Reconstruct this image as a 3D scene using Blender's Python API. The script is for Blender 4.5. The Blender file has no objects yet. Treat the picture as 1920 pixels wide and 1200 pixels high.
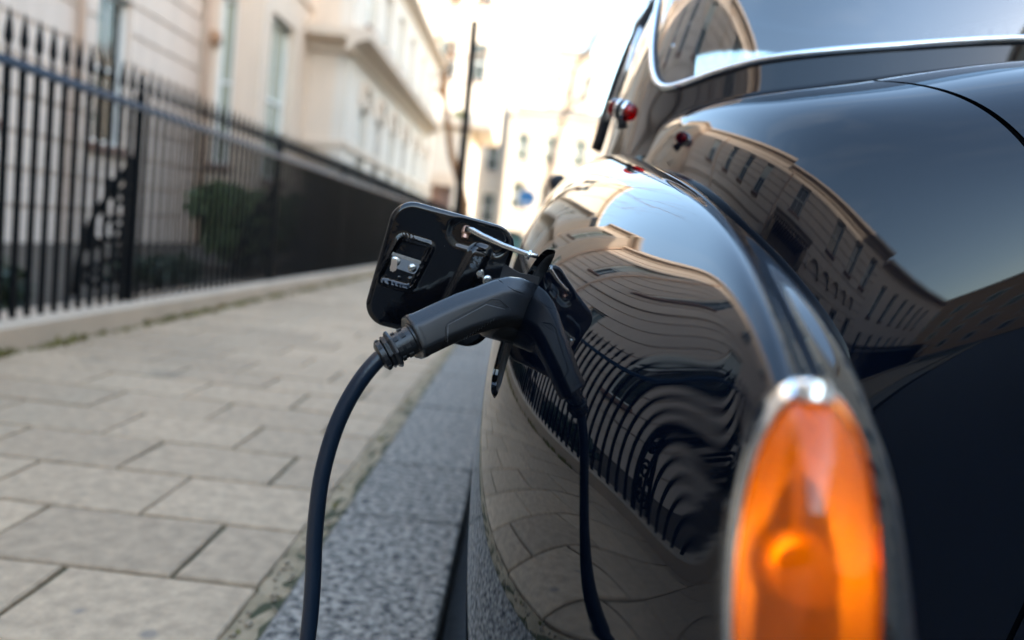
import bpy, bmesh, math, random
import numpy as np
from mathutils import Vector, Matrix
random.seed(7); RNG = np.random.default_rng(7)
S = bpy.context.scene
COL = S.collection

# ------------------------------------------------------------------ camera
F = 1450.0 / 1920.0            # focal length in image widths
CH = 0.80                      # camera height above the pavement (pavement top is z = 0)
YAW, PITCH, ROLL = -0.0061, -0.1010, 0.1115
cy, sy, cp, sp = math.cos(YAW), math.sin(YAW), math.cos(PITCH), math.sin(PITCH)
fw = np.array([sy*cp, cy*cp, sp]); rt = np.array([cy, -sy, 0.0]); up = np.cross(rt, fw)
R_ = rt*math.cos(ROLL) + up*math.sin(ROLL); U_ = -rt*math.sin(ROLL) + up*math.cos(ROLL)
CM = np.array([R_, U_, fw])
cam = bpy.data.cameras.new('camera'); co = bpy.data.objects.new('camera', cam); COL.objects.link(co)
co.matrix_world = Matrix(((R_[0], U_[0], -fw[0], 0), (R_[1], U_[1], -fw[1], 0), (R_[2], U_[2], -fw[2], CH), (0, 0, 0, 1)))
cam.sensor_fit = 'HORIZONTAL'; cam.sensor_width = 36; cam.lens = 36*F
cam.clip_start = 0.02; cam.clip_end = 2000
cam.dof.use_dof = True; cam.dof.focus_distance = 0.93; cam.dof.aperture_fstop = 2.1
S.camera = co
def P(px, py, y):
    """world point seen at photo pixel (1920 wide) at street distance y"""
    d = np.array([(px-960)/1450.0, -(py-600)/1450.0, 1.0]) @ CM
    return np.array([0, 0, CH]) + d*(y/d[1])

# ------------------------------------------------------------------ light
SUN_EL, SUN_AZ = math.radians(18), math.radians(124)   # azimuth clockwise from +Y: behind the camera, to the right
sun_dir = Vector((math.sin(SUN_AZ)*math.cos(SUN_EL), math.cos(SUN_AZ)*math.cos(SUN_EL), math.sin(SUN_EL)))
w = bpy.data.worlds.new('World'); S.world = w; w.use_nodes = True
nt = w.node_tree; bg = nt.nodes['Background']
sky = nt.nodes.new('ShaderNodeTexSky'); sky.sky_type = 'NISHITA'; sky.sun_disc = False
sky.sun_elevation = SUN_EL; sky.sun_rotation = SUN_AZ
sky.air_density = 1.35; sky.dust_density = 1.6; sky.ozone_density = 2.2
# thin wisps of high cloud
tc = nt.nodes.new('ShaderNodeTexCoord'); mp = nt.nodes.new('ShaderNodeMapping'); mp.inputs['Scale'].default_value = (1.2, 2.2, 3.2)
nz = nt.nodes.new('ShaderNodeTexNoise'); nz.inputs['Scale'].default_value = 1.4; nz.inputs['Detail'].default_value = 7; nz.inputs['Distortion'].default_value = 0.6
rp = nt.nodes.new('ShaderNodeValToRGB'); rp.color_ramp.elements[0].position = 0.50; rp.color_ramp.elements[1].position = 0.85
rp.color_ramp.elements[1].color = (0.12, 0.12, 0.12, 1)
mx = nt.nodes.new('ShaderNodeMixRGB'); mx.inputs[2].default_value = (4.6, 4.8, 5.0, 1)
nt.links.new(tc.outputs['Generated'], mp.inputs[0]); nt.links.new(mp.outputs[0], nz.inputs['Vector'])
nt.links.new(nz.outputs[0], rp.inputs[0]); nt.links.new(rp.outputs[0], mx.inputs[0])
nt.links.new(sky.outputs[0], mx.inputs[1]); nt.links.new(mx.outputs[0], bg.inputs[0])
bg.inputs[1].default_value = 0.15
sl = bpy.data.lights.new('sun', 'SUN'); sl.energy = 2.0; sl.angle = math.radians(0.55); sl.color = (1.0, 0.92, 0.82)
so = bpy.data.objects.new('sun', sl); COL.objects.link(so); so.location = (20, -20, 40)
so.rotation_euler = (-sun_dir).to_track_quat('-Z', 'Y').to_euler()
S.view_settings.view_transform = 'Standard'; S.view_settings.look = 'None'
S.view_settings.exposure = 3.12; S.view_settings.gamma = 1.0; S.view_settings.use_curve_mapping = False
S.view_settings.use_white_balance = True; S.view_settings.white_balance_temperature = 6800   # camera set for open shade
S.cycles.use_denoising = True
try: S.cycles.denoiser = 'OPENIMAGEDENOISE'; S.cycles.denoising_input_passes = 'RGB_ALBEDO_NORMAL'
except Exception: pass
S.cycles.max_bounces = 10; S.cycles.glossy_bounces = 6; S.cycles.diffuse_bounces = 4; S.cycles.transparent_max_bounces = 12
S.cycles.sample_clamp_indirect = 8.0; S.cycles.caustics_reflective = False; S.cycles.caustics_refractive = False

# ------------------------------------------------------------------ materials
def mat(name, col, rough=0.6, metal=0.0, spec=0.5, ior=1.5, noise=0.0, nscale=8.0, bump=0.0, bscale=None, objrand=0.0, col2=None, coat=0.0, stretch=None, detail=5, ramp=(.3, .7)):
    m = bpy.data.materials.new(name); m.use_nodes = True
    n = m.node_tree; b = n.nodes['Principled BSDF']
    b.inputs['Base Color'].default_value = (*col, 1); b.inputs['Roughness'].default_value = rough
    b.inputs['Metallic'].default_value = metal; b.inputs['IOR'].default_value = ior
    b.inputs['Specular IOR Level'].default_value = spec
    if coat: b.inputs['Coat Weight'].default_value = coat; b.inputs['Coat Roughness'].default_value = 0.01
    if noise or bump or objrand:
        t = n.nodes.new('ShaderNodeTexCoord'); vec = t.outputs['Object']
        if objrand:   # alike pieces share a mesh: shift the pattern per piece
            g = n.nodes.new('ShaderNodeNewGeometry'); vec = g.outputs['Position']
        if stretch:
            mm = n.nodes.new('ShaderNodeMapping'); mm.inputs['Scale'].default_value = stretch; n.links.new(vec, mm.inputs[0]); vec = mm.outputs[0]
        z = n.nodes.new('ShaderNodeTexNoise'); z.inputs['Scale'].default_value = nscale; z.inputs['Detail'].default_value = detail
        z.inputs['Roughness'].default_value = 0.62
        n.links.new(vec, z.inputs['Vector'])
        c2 = col2 or tuple(c*(1-noise) for c in col)
        r = n.nodes.new('ShaderNodeValToRGB'); r.color_ramp.elements[0].position = ramp[0]; r.color_ramp.elements[1].position = ramp[1]
        r.color_ramp.elements[0].color = (*c2, 1); r.color_ramp.elements[1].color = (*col, 1)
        n.links.new(z.outputs[0], r.inputs[0]); out = r.outputs[0]
        if objrand:
            oi = n.nodes.new('ShaderNodeObjectInfo'); hv = n.nodes.new('ShaderNodeHueSaturation')
            mr = n.nodes.new('ShaderNodeMapRange'); mr.inputs[3].default_value = 1-objrand; mr.inputs[4].default_value = 1+objrand
            n.links.new(oi.outputs['Random'], mr.inputs[0]); n.links.new(mr.outputs[0], hv.inputs['Value']); n.links.new(out, hv.inputs['Color']); out = hv.outputs[0]
        n.links.new(out, b.inputs['Base Color'])
        if bump:
            z2 = n.nodes.new('ShaderNodeTexNoise'); z2.inputs['Scale'].default_value = bscale or nscale*6; z2.inputs['Detail'].default_value = 4
            n.links.new(vec, z2.inputs['Vector'])
            bp = n.nodes.new('ShaderNodeBump'); bp.inputs['Strength'].default_value = bump; bp.inputs['Distance'].default_value = 0.004
            n.links.new(z2.outputs[0], bp.inputs['Height']); n.links.new(bp.outputs[0], b.inputs['Normal'])
    return m
def glass_mat(name, tint, rough=0.0, ior=1.5, gloss=1.0):
    m = bpy.data.materials.new(name); m.use_nodes = True; n = m.node_tree; n.nodes.clear()
    o = n.nodes.new('ShaderNodeOutputMaterial'); x = n.nodes.new('ShaderNodeMixShader'); f = n.nodes.new('ShaderNodeFresnel')
    gq = n.nodes.new('ShaderNodeNewGeometry'); mq = n.nodes.new('ShaderNodeMapRange'); mq.inputs[3].default_value = ior; mq.inputs[4].default_value = 1/ior   # thin sheet: the same from both sides
    n.links.new(gq.outputs['Backfacing'], mq.inputs[0]); n.links.new(mq.outputs[0], f.inputs[0])
    t = n.nodes.new('ShaderNodeBsdfTransparent'); t.inputs[0].default_value = (*tint, 1)
    g = n.nodes.new('ShaderNodeBsdfGlossy'); g.inputs['Roughness'].default_value = rough; g.inputs[0].default_value = (gloss, gloss, gloss, 1)
    n.links.new(f.outputs[0], x.inputs[0]); n.links.new(t.outputs[0], x.inputs[1]); n.links.new(g.outputs[0], x.inputs[2]); n.links.new(x.outputs[0], o.inputs[0])
    return m
M = {}
M['paint'] = mat('black_car_paint', (0.0014, 0.0034, 0.0085), rough=0.012, ior=1.52, noise=0.5, nscale=3, bump=0.0015, bscale=30)
M['paint_in'] = mat('black_inner_paint', (0.002, 0.0025, 0.004), rough=0.035, ior=1.5, noise=0.2, bump=0.10, nscale=30, bscale=38)
M['satin'] = mat('satin_black_steel', (0.028, 0.030, 0.033), rough=0.42)
M['rubber'] = mat('black_rubber', (0.012, 0.013, 0.015), rough=0.55, bump=0.2, nscale=200, bscale=900)
M['plastic'] = mat('charcoal_plastic', (0.014, 0.015, 0.017), rough=0.27, bump=0.12, nscale=300, bscale=1400)
M['plastic_groove'] = mat('groove_plastic', (0.006, 0.006, 0.007), rough=0.6)
M['plastic_edge'] = mat('pale_plastic_edge', (0.12, 0.12, 0.125), rough=0.4)  # paler than the handle, drawn as thin lines along the grip
M['cable'] = mat('cable_sheath', (0.007, 0.015, 0.028), rough=0.28, bump=0.1, nscale=90, bscale=300)
M['chrome'] = mat('chrome', (0.82, 0.83, 0.84), rough=0.045, metal=1.0)
M['zinc'] = mat('zinc_plated_steel', (0.62, 0.63, 0.62), rough=0.26, metal=1.0, noise=0.25, nscale=120)
M['copper'] = mat('copper_bush', (0.62, 0.36, 0.26), rough=0.4, metal=0.7)
M['brass'] = mat('pale_bronze_latch', (0.62, 0.50, 0.42), rough=0.3, metal=0.9)
M['glass'] = glass_mat('car_glass', (0.60, 0.68, 0.72), ior=2.35)
M['amber'] = glass_mat('amber_lens', (1.0, 0.42, 0.01), rough=0.03, ior=1.5)
_m = M['amber']; _n = _m.node_tree; _x = next(n for n in _n.nodes if n.type == 'MIX_SHADER'); _t = next(n for n in _n.nodes if n.type == 'BSDF_TRANSPARENT')
_d = _n.nodes.new('ShaderNodeBsdfDiffuse'); _d.inputs[0].default_value = (1.0, 0.17, 0.001, 1); _tr = _n.nodes.new('ShaderNodeBsdfTranslucent'); _tr.inputs[0].default_value = (1.0, 0.24, 0.001, 1)
_a1 = _n.nodes.new('ShaderNodeMixShader'); _a2 = _n.nodes.new('ShaderNodeMixShader'); _a1.inputs[0].default_value = 0.45; _a2.inputs[0].default_value = 0.46
_n.links.new(_d.outputs[0], _a1.inputs[1]); _n.links.new(_tr.outputs[0], _a1.inputs[2]); _n.links.new(_t.outputs[0], _a2.inputs[1]); _n.links.new(_a1.outputs[0], _a2.inputs[2]); _n.links.new(_a2.outputs[0], _x.inputs[1])
M['redlens'] = glass_mat('red_lens', (0.75, 0.015, 0.02), rough=0.03)
M['reflector'] = mat('lamp_reflector', (0.86, 0.86, 0.84), rough=0.5)
M['trim'] = mat('dark_interior_trim', (0.012, 0.012, 0.013), rough=0.7)
M['bulb_glow'] = bpy.data.materials.new('added_bulb_glow'); M['bulb_glow'].use_nodes = True  # emission added to brighten the amber lens, no lit bulb is known here
_b = M['bulb_glow'].node_tree.nodes['Principled BSDF']; _b.inputs['Emission Color'].default_value = (1, .50, .2, 1); _b.inputs['Emission Strength'].default_value = 3.6
M['tyre'] = mat('tyre_rubber', (0.012, 0.012, 0.012), rough=0.8)
M['iron'] = mat('black_gloss_iron', (0.0025, 0.004, 0.006), rough=0.55, spec=0.1, noise=0.3, nscale=20, bump=0.1, bscale=60)
M['rail'] = mat('sky_tinted_rail', (0.008, 0.040, 0.090), rough=0.35, spec=0.3, noise=0.3, nscale=20)  # sky's blue sheen put into the base colour of the black rail
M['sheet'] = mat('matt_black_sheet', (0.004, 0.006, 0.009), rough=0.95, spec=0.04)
M['stucco'] = mat('cream_stucco', (0.70, 0.585, 0.495), rough=0.85, noise=0.14, stretch=(2.2, 2.2, .3), nscale=1.6, bump=0.1, bscale=120)
M['stucco_warm'] = mat('warm_stucco', (0.70, 0.565, 0.445), rough=0.85, noise=0.14, stretch=(2.2, 2.2, .3), nscale=1.3, bump=0.1, bscale=120)
M['stucco_white'] = mat('white_stucco', (0.68, 0.60, 0.51), rough=0.85, noise=0.08, nscale=0.9)
M['stucco_far'] = mat('weathered_white_stucco', (0.45, 0.39, 0.33), rough=0.9, noise=0.25, nscale=.35)
M['stone'] = mat('portland_stone', (0.54, 0.42, 0.31), rough=0.85, noise=0.2, nscale=3, bump=0.2, bscale=80)
M['stain'] = mat('weathered_sill', (0.28, 0.17, 0.13), rough=0.8, noise=0.3, nscale=6)
M['whitewood'] = mat('white_painted_wood', (0.72, 0.74, 0.72), rough=0.5)
M['blind'] = mat('pale_blind', (0.50, 0.53, 0.50), rough=0.8)
M['pane'] = mat('window_pane', (0.030, 0.040, 0.038), rough=0.04)
M['pane_pale'] = mat('window_pane_with_blind', (0.34, 0.36, 0.29), rough=0.12)
M['pipe'] = mat('painted_pipe', (0.55, 0.39, 0.29), rough=0.6)
M['slate'] = mat('roof_slate', (0.09, 0.10, 0.11), rough=0.6, noise=0.3, nscale=4)
M['brick_far'] = mat('orange_brick', (0.42, 0.24, 0.14), rough=0.85, noise=0.3, nscale=5)
M['slab'] = mat('paving_slab', (0.48, 0.335, 0.212), rough=0.85, noise=0.38, nscale=24, bump=1.0, bscale=130, objrand=0.13, detail=11, ramp=(.30, .68))
def spots(m, scale, size, col, amt):
    n = m.node_tree; b = n.nodes['Principled BSDF']; src = b.inputs['Base Color'].links[0].from_socket
    g = n.nodes.new('ShaderNodeNewGeometry'); v = n.nodes.new('ShaderNodeTexVoronoi'); v.inputs['Scale'].default_value = scale
    nz_ = n.nodes.new('ShaderNodeTexNoise'); nz_.inputs['Scale'].default_value = scale*2.3; ad = n.nodes.new('ShaderNodeMath'); ad.operation = 'MULTIPLY_ADD'
    n.links.new(g.outputs['Position'], v.inputs['Vector']); n.links.new(g.outputs['Position'], nz_.inputs['Vector'])
    n.links.new(nz_.outputs[0], ad.inputs[0]); ad.inputs[1].default_value = size*1.2; n.links.new(v.outputs['Distance'], ad.inputs[2])
    r = n.nodes.new('ShaderNodeValToRGB'); r.color_ramp.elements[0].position = size*.9; r.color_ramp.elements[1].position = size*1.6
    r.color_ramp.elements[0].color = (amt, amt, amt, 1); r.color_ramp.elements[1].color = (0, 0, 0, 1)
    x = n.nodes.new('ShaderNodeMixRGB'); x.inputs[2].default_value = (*col, 1)
    n.links.new(ad.outputs[0], r.inputs[0]); n.links.new(r.outputs[0], x.inputs[0]); n.links.new(src, x.inputs[1]); n.links.new(x.outputs[0], b.inputs['Base Color'])
spots(M['paint_in'], 48, .022, (0.5, 0.5, 0.5), .8)
spots(M['slab'], 5.5, .10, (0.12, 0.115, 0.11), .55); spots(M['slab'], 2.1, .20, (0.17, 0.135, 0.095), .5); spots(M['slab'], 31, .10, (0.10, 0.085, 0.07), .5)
M['joint'] = mat('mossy_joint', (0.08, 0.068, 0.034), rough=0.95, col2=(0.024, 0.032, 0.009), noise=0.5, nscale=7, bump=0.6, bscale=60)
M['grit'] = mat('sandy_joint', (0.38, 0.275, 0.17), rough=0.95, col2=(0.20, 0.145, 0.08), noise=0.5, nscale=16, bump=0.8, bscale=90)
M['moss'] = mat('moss', (0.24, 0.21, 0.04), rough=0.95, noise=0.6, nscale=30)
M['pebble'] = mat('joint_pebble', (0.36, 0.27, 0.18), rough=0.8, noise=0.5, nscale=40)
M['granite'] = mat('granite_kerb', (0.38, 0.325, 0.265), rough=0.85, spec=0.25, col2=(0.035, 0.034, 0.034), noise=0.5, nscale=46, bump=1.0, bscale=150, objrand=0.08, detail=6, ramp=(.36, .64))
def kerb_shade_grime(m):
    # car's shade painted onto the upright face, together with tyre rubber and road dirt
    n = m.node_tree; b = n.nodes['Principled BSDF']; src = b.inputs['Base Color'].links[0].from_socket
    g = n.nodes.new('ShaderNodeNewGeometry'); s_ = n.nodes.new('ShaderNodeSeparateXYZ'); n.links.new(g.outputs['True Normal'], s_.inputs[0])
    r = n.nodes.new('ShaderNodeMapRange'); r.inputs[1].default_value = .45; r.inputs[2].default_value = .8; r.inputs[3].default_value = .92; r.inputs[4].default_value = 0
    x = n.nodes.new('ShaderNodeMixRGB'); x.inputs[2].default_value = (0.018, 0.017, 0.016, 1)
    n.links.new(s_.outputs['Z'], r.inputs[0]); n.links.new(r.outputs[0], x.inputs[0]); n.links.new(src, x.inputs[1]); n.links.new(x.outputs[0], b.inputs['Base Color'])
kerb_shade_grime(M['granite']); spots(M['granite'], 3.0, .12, (0.16, 0.145, 0.12), .45)
M['asphalt'] = mat('asphalt', (0.036, 0.036, 0.038), rough=0.8, noise=0.5, nscale=60, bump=0.6, bscale=160)
M['earth'] = mat('garden_earth', (0.06, 0.045, 0.03), rough=0.95, noise=0.4, nscale=6)
M['leaf'] = mat('dark_leaf', (0.10, 0.16, 0.035), rough=0.5, objrand=0.0, noise=0.55, nscale=5)
M['leaf2'] = mat('box_leaf', (0.035, 0.062, 0.025), rough=0.5, noise=0.5, nscale=6)
M['leaf3'] = mat('bright_leaf', (0.16, 0.20, 0.03), rough=0.5, noise=0.5, nscale=6)
M['bark'] = mat('plane_bark', (0.22, 0.11, 0.045), rough=0.9, noise=0.45, nscale=5)
M['twig'] = mat('bare_twig', (0.05, 0.038, 0.03), rough=0.9)
M['signblue'] = mat('sign_blue', (0.03, 0.17, 0.36), rough=0.35)
M['signwhite'] = mat('sign_white', (0.8, 0.8, 0.8), rough=0.4)
M['carwhite'] = mat('far_car_paint', (0.55, 0.56, 0.55), rough=0.25)
M['cone'] = mat('orange_plastic', (0.75, 0.12, 0.03), rough=0.5)
M['shopgreen'] = mat('teal_paint', (0.03, 0.10, 0.10), rough=0.4)

# ------------------------------------------------------------------ mesh helpers
class MB:
    def __init__(s): s.v = []; s.f = []
    def add(s, v, f):
        o = len(s.v); s.v += [tuple(map(float, p)) for p in v]; s.f += [tuple(i+o for i in q) for q in f]; return s
    def box(s, x0, x1, y0, y1, z0, z1):
        return s.add([(x0,y0,z0),(x1,y0,z0),(x1,y1,z0),(x0,y1,z0),(x0,y0,z1),(x1,y0,z1),(x1,y1,z1),(x0,y1,z1)],
                     [(0,3,2,1),(4,5,6,7),(0,1,5,4),(1,2,6,5),(2,3,7,6),(3,0,4,7)])
    def bbox(s, x0, x1, y0, y1, z0, z1, b):
        """box with a bevelled top edge"""
        return s.add([(x0,y0,z0),(x1,y0,z0),(x1,y1,z0),(x0,y1,z0),(x0,y0,z1-b),(x1,y0,z1-b),(x1,y1,z1-b),(x0,y1,z1-b),
                      (x0+b,y0+b,z1),(x1-b,y0+b,z1),(x1-b,y1-b,z1),(x0+b,y1-b,z1)],
                     [(0,3,2,1),(0,1,5,4),(1,2,6,5),(2,3,7,6),(3,0,4,7),(4,5,9,8),(5,6,10,9),(6,7,11,10),(7,4,8,11),(8,9,10,11)])
    def rings(s, rings, cap0=True, cap1=True, closed=True):
        o = len(s.v); n = len(rings[0])
        for r in rings: s.v += [tuple(map(float, p)) for p in r]
        for i in range(len(rings)-1):
            for j in range(n if closed else n-1):
                a = o+i*n+j; b = o+i*n+(j+1) % n; s.f.append((a, b, b+n, a+n))
        if cap0: s.f.append(tuple(o+j for j in range(n-1, -1, -1)))
        if cap1: s.f.append(tuple(o+(len(rings)-1)*n+j for j in range(n)))
        return s
    def tube(s, path, r, n=10, caps=True, flat=None):
        path = [np.array(p, float) for p in path]; k = len(path)
        rr = r if hasattr(r, '__len__') else [r]*k
        T = [path[min(i+1, k-1)]-path[max(i-1, 0)] for i in range(k)]; T = [t/np.linalg.norm(t) for t in T]
        a = np.array([0, 0, 1.0]) if abs(T[0][2]) < 0.9 else np.array([1.0, 0, 0])
        N = a-T[0]*(a@T[0]); N /= np.linalg.norm(N); R = []
        for i in range(k):
            N = N-T[i]*(N@T[i]); N /= np.linalg.norm(N); B = np.cross(T[i], N)
            fl = flat or 1.0
            R.append([path[i]+rr[i]*(N*math.cos(2*math.pi*j/n)+B*fl*math.sin(2*math.pi*j/n)) for j in range(n)])
        return s.rings(R, caps, caps)
    def lathe(s, o, ax, prof, n=24, cap0=True, cap1=True):
        o = np.array(o, float); ax = np.array(ax, float); ax /= np.linalg.norm(ax)
        a = np.array([0, 0, 1.0]) if abs(ax[2]) < 0.9 else np.array([1.0, 0, 0])
        N = np.cross(ax, a); N /= np.linalg.norm(N); B = np.cross(ax, N)
        return s.rings([[o+ax*h+r*(N*math.cos(2*math.pi*j/n)+B*math.sin(2*math.pi*j/n)) for j in range(n)] for r, h in prof], cap0, cap1)
    def build(s, name, m, parent=None, smooth=False, bevel=0.0, auto=None):
        me = bpy.data.meshes.new(name); me.from_pydata(s.v, [], s.f); me.update()
        bm = bmesh.new(); bm.from_mesh(me)
        if bevel: bmesh.ops.bevel(bm, geom=[e for e in bm.edges if e.is_manifold and e.calc_face_angle(0) > 0.6], offset=bevel, segments=2, affect='EDGES', clamp_overlap=True)
        bmesh.ops.recalc_face_normals(bm, faces=bm.faces); bm.to_mesh(me); bm.free()
        return link(name, me, m, parent, smooth, auto)
def link(name, me, m, parent=None, smooth=False, auto=None):
    if m is not None and not me.materials: me.materials.append(m)
    if smooth:
        me.polygons.foreach_set('use_smooth', [True]*len(me.polygons))
        if auto: me.set_sharp_from_angle(angle=math.radians(auto))
    o = bpy.data.objects.new(name, me); COL.objects.link(o)
    if parent: o.parent = parent
    return o
def thing(name, label, cat, loc=(0, 0, 0), group=None):
    o = bpy.data.objects.new(name, None); COL.objects.link(o); o.location = loc; o.empty_display_size = 0.1
    tag(o, label, cat, group); return o
def tag(o, label, cat=None, group=None, kind=None):
    if label: o['label'] = label
    if cat: o['category'] = cat
    if group: o['group'] = group
    if kind: o['kind'] = kind
    return o
def inst(src, name, loc, parent=None, rotz=0.0, scale=None):
    o = src.copy(); o.name = name; COL.objects.link(o); o.location = loc; o.rotation_euler = (0, 0, rotz)
    if scale: o.scale = scale
    if parent: o.parent = parent
    return o
#=====SETTING=====
# ------------------------------------------------------------------ ground, road, pavement
def ground_sheet(name, x0, x1, y0, y1, z, m):
    o = MB().add([(x0,y0,z),(x1,y0,z),(x1,y1,z),(x0,y1,z)], [(0,1,2,3)]).build(name, m); o['kind'] = 'structure'; return o
ground_sheet('ground', -400, 400, -400, 600, -0.16, M['earth'])
ground_sheet('road', -0.2, 7.6, -90, 58, -0.12, M['asphalt'])
# pavement bed (seen only in the joints between slabs)
pav = MB().box(-2.41, -0.425, -40, 62, -0.14, -0.012).build('pavement', M['joint']); pav['kind'] = 'structure'
W_, D_ = 0.4535, 0.3163
def slab_mesh(w, d, seed):
    r = random.Random(seed); g = 0.0125; j = lambda a: r.uniform(-a, a)
    b = 0.0045
    m = MB(); x0, x1, y0, y1 = -w/2+g*.5, w/2-g*.5, -d/2+g*.5, d/2-g*.5
    c = [(x0+j(.004), y0+j(.004)), (x1+j(.004), y0+j(.004)), (x1+j(.004), y1+j(.004)), (x0+j(.004), y1+j(.004))]
    zz = [j(.0018) for _ in range(4)]
    # outline with worn, slightly wavering edges
    ring = []
    for i in range(4):
        a, bb = c[i], c[(i+1) % 4]
        for t in (0, .33, .66):
            wob = .0022 if t else -.0
            dx, dy = bb[0]-a[0], bb[1]-a[1]; L = math.hypot(dx, dy)
            q = j(wob) if wob else 0
            ring.append((a[0]+dx*t-dy/L*q, a[1]+dy*t+dx/L*q, zz[i]*(1-t)+zz[(i+1) % 4]*t))
    def ins(p, k): return (p[0]*(1-k/ (w/2)), p[1]*(1-k/(d/2)))
    r0 = [(p[0], p[1], -0.05) for p in ring]; r1 = [(p[0], p[1], p[2]-b) for p in ring]
    r2 = [(*ins(p, b), p[2]) for p in ring]
    m.rings([r0, r1, r2], cap0=False, cap1=True)
    me = bpy.data.meshes.new('paving_slab'); me.from_pydata(m.v, [], m.f); me.update(); me.materials.append(M['slab'])
    return me
slabs = {}
def slab_of(w):
    k = round(w, 3)
    if k not in slabs: slabs[k] = [slab_mesh(w, D_, 100+i+int(k*1000)) for i in range(6)]
    return random.choice(slabs[k])
XE = -0.487                                    # pavement edge of the slabs, the gritty joint follows
colA = [-0.685-W_*k for k in range(4)]; colB = [-0.909-W_*k for k in range(4)]
many = MB(); nslab = 0
for b in range(-62, 130):
    y = 1.6 + (b-1)*D_; yc = y + D_/2
    xs = [XE] + (colA if b % 2 else colB) + [-2.40]
    for i in range(len(xs)-1):
        wd = xs[i]-xs[i+1]
        if wd < 0.05: continue
        xc = (xs[i]+xs[i+1])/2
        if 0 <= b < 59 and nslab < 298:
            o = bpy.data.objects.new('paving_slab', slab_of(wd)); COL.objects.link(o); o.parent = pav
            o.location = (xc, yc, random.uniform(-.0015, .0015)); o.rotation_euler = (random.uniform(-.003, .003), random.uniform(-.003, .003), random.uniform(-.003, .003)); nslab += 1
        else:
            g = .006; many.bbox(xc-wd/2+g, xc+wd/2-g, yc-D_/2+g, yc+D_/2-g, -.05, random.uniform(-.001, .001), .004)
o = many.build('paving_slabs_beyond', M['slab'], pav); o['kind'] = 'stuff'
# gritty joint between slabs and kerb: uneven strip with crumbs and tufts of moss
gs = MB(); ys = np.arange(-6, 30, .05)
R0 = [[(-0.505, y, -.020), (-.487, y, -.006+random.uniform(-.006, .003)), (-.462, y, -.009+random.uniform(-.006, .004)), (-.440, y, -.010+random.uniform(-.005, .004)), (-.415, y, -.016)] for y in ys]
gs.rings(R0, False, False, closed=False); go = gs.build('joint_grit', M['grit'], pav, smooth=True); go['kind'] = 'stuff'
pb = MB()
for i in range(260):
    y = 1.1 + 5*random.random()**1.6; x = random.uniform(-.482, -.428); r = random.uniform(.002, .006)*(1.4 if random.random() < .1 else 1)
    rr = [[(x+r*math.sin(t)*math.cos(a)*random.uniform(.8, 1.2), y+r*math.sin(t)*math.sin(a)*random.uniform(.8, 1.3), -.006+r*.7*math.cos(t)) for a in np.linspace(0, 2*math.pi, 7)[:-1]] for t in (.35, 1.1, 1.9)]
    pb.rings(rr, True, True)
o = pb.build('joint_pebbles', M['pebble'], pav, smooth=True); o['kind'] = 'stuff'
def tufts(spots, name, m):
    t = MB()
    for (x, y, n, h) in spots:
        for _ in range(n):
            a = random.uniform(0, 6.28); d = random.random()*h*1.2; bx, by = x+math.cos(a)*d*.5, y+math.sin(a)*d
            l = random.uniform(.4, 1)*h; ww = l*.22; a2 = random.uniform(0, 6.28); dx, dy = math.cos(a2), math.sin(a2)
            t.add([(bx-dy*ww, by+dx*ww, -.012), (bx+dy*ww, by-dx*ww, -.012), (bx+dx*l*.6, by+dy*l*.6, l-.01)], [(0, 1, 2)])
    o = t.build(name, m, pav); o['kind'] = 'stuff'; return o
sp_ = [(-.475, 1.28, 70, .010), (-.47, 1.42, 40, .008), (-.46, 2.15, 26, .012), (-.48, 2.3, 20, .012), (-.468, 2.9, 40, .014), (-.47, 3.6, 30, .012)]
sp_ += [(random.uniform(-.48, -.43), random.uniform(1.1, 7), 14, .007) for _ in range(50)]
for k in range(46):   # weeds in the slab joints
    b = random.randint(0, 10); y = 1.6+(b-1)*D_; x = random.choice((colA if b % 2 else colB)[:3]); sp_.append((x, y+random.uniform(0, .06), 12, .008))
tufts(sp_, 'joint_moss', M['moss'])
tufts([(-2.385+random.uniform(-.01, .03), y, 34, random.choice((.03, .045, .06))) for y in np.concatenate([np.arange(3.0, 16, .09), RNG.uniform(3, 16, 60)]) if random.random() < .8], 'plinth_moss', M['moss'])
# granite kerb, one object per stone
kerb = MB().box(-0.40, -0.09, -40, 52, -0.16, -0.03).build('kerb', M['grit']); kerb['kind'] = 'structure'
ky = [-8.2, -7.1, -6.2, -5.1, -4.0, -2.9, -1.8, -0.75, 0.32, 1.22, 2.09, 2.60, 3.52, 4.37, 5.3, 6.22, 7.1, 8.05, 9.0, 9.9, 10.9, 11.8, 12.7, 13.7, 14.6, 15.6, 16.6, 17.6, 18.6, 19.7, 20.7, 21.8, 23, 24.1, 25.3]
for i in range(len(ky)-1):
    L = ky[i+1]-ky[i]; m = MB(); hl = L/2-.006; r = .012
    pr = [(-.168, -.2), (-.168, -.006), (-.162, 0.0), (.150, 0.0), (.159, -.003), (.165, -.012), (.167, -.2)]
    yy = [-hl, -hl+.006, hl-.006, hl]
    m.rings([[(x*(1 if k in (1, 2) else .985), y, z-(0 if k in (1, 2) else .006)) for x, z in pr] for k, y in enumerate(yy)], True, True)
    o = m.build('kerb_stone', M['granite'], kerb); o.location = (-.254, (ky[i]+ky[i+1])/2, random.uniform(-.002, .002)); o.rotation_euler = (0, 0, random.uniform(-.002, .002))
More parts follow.
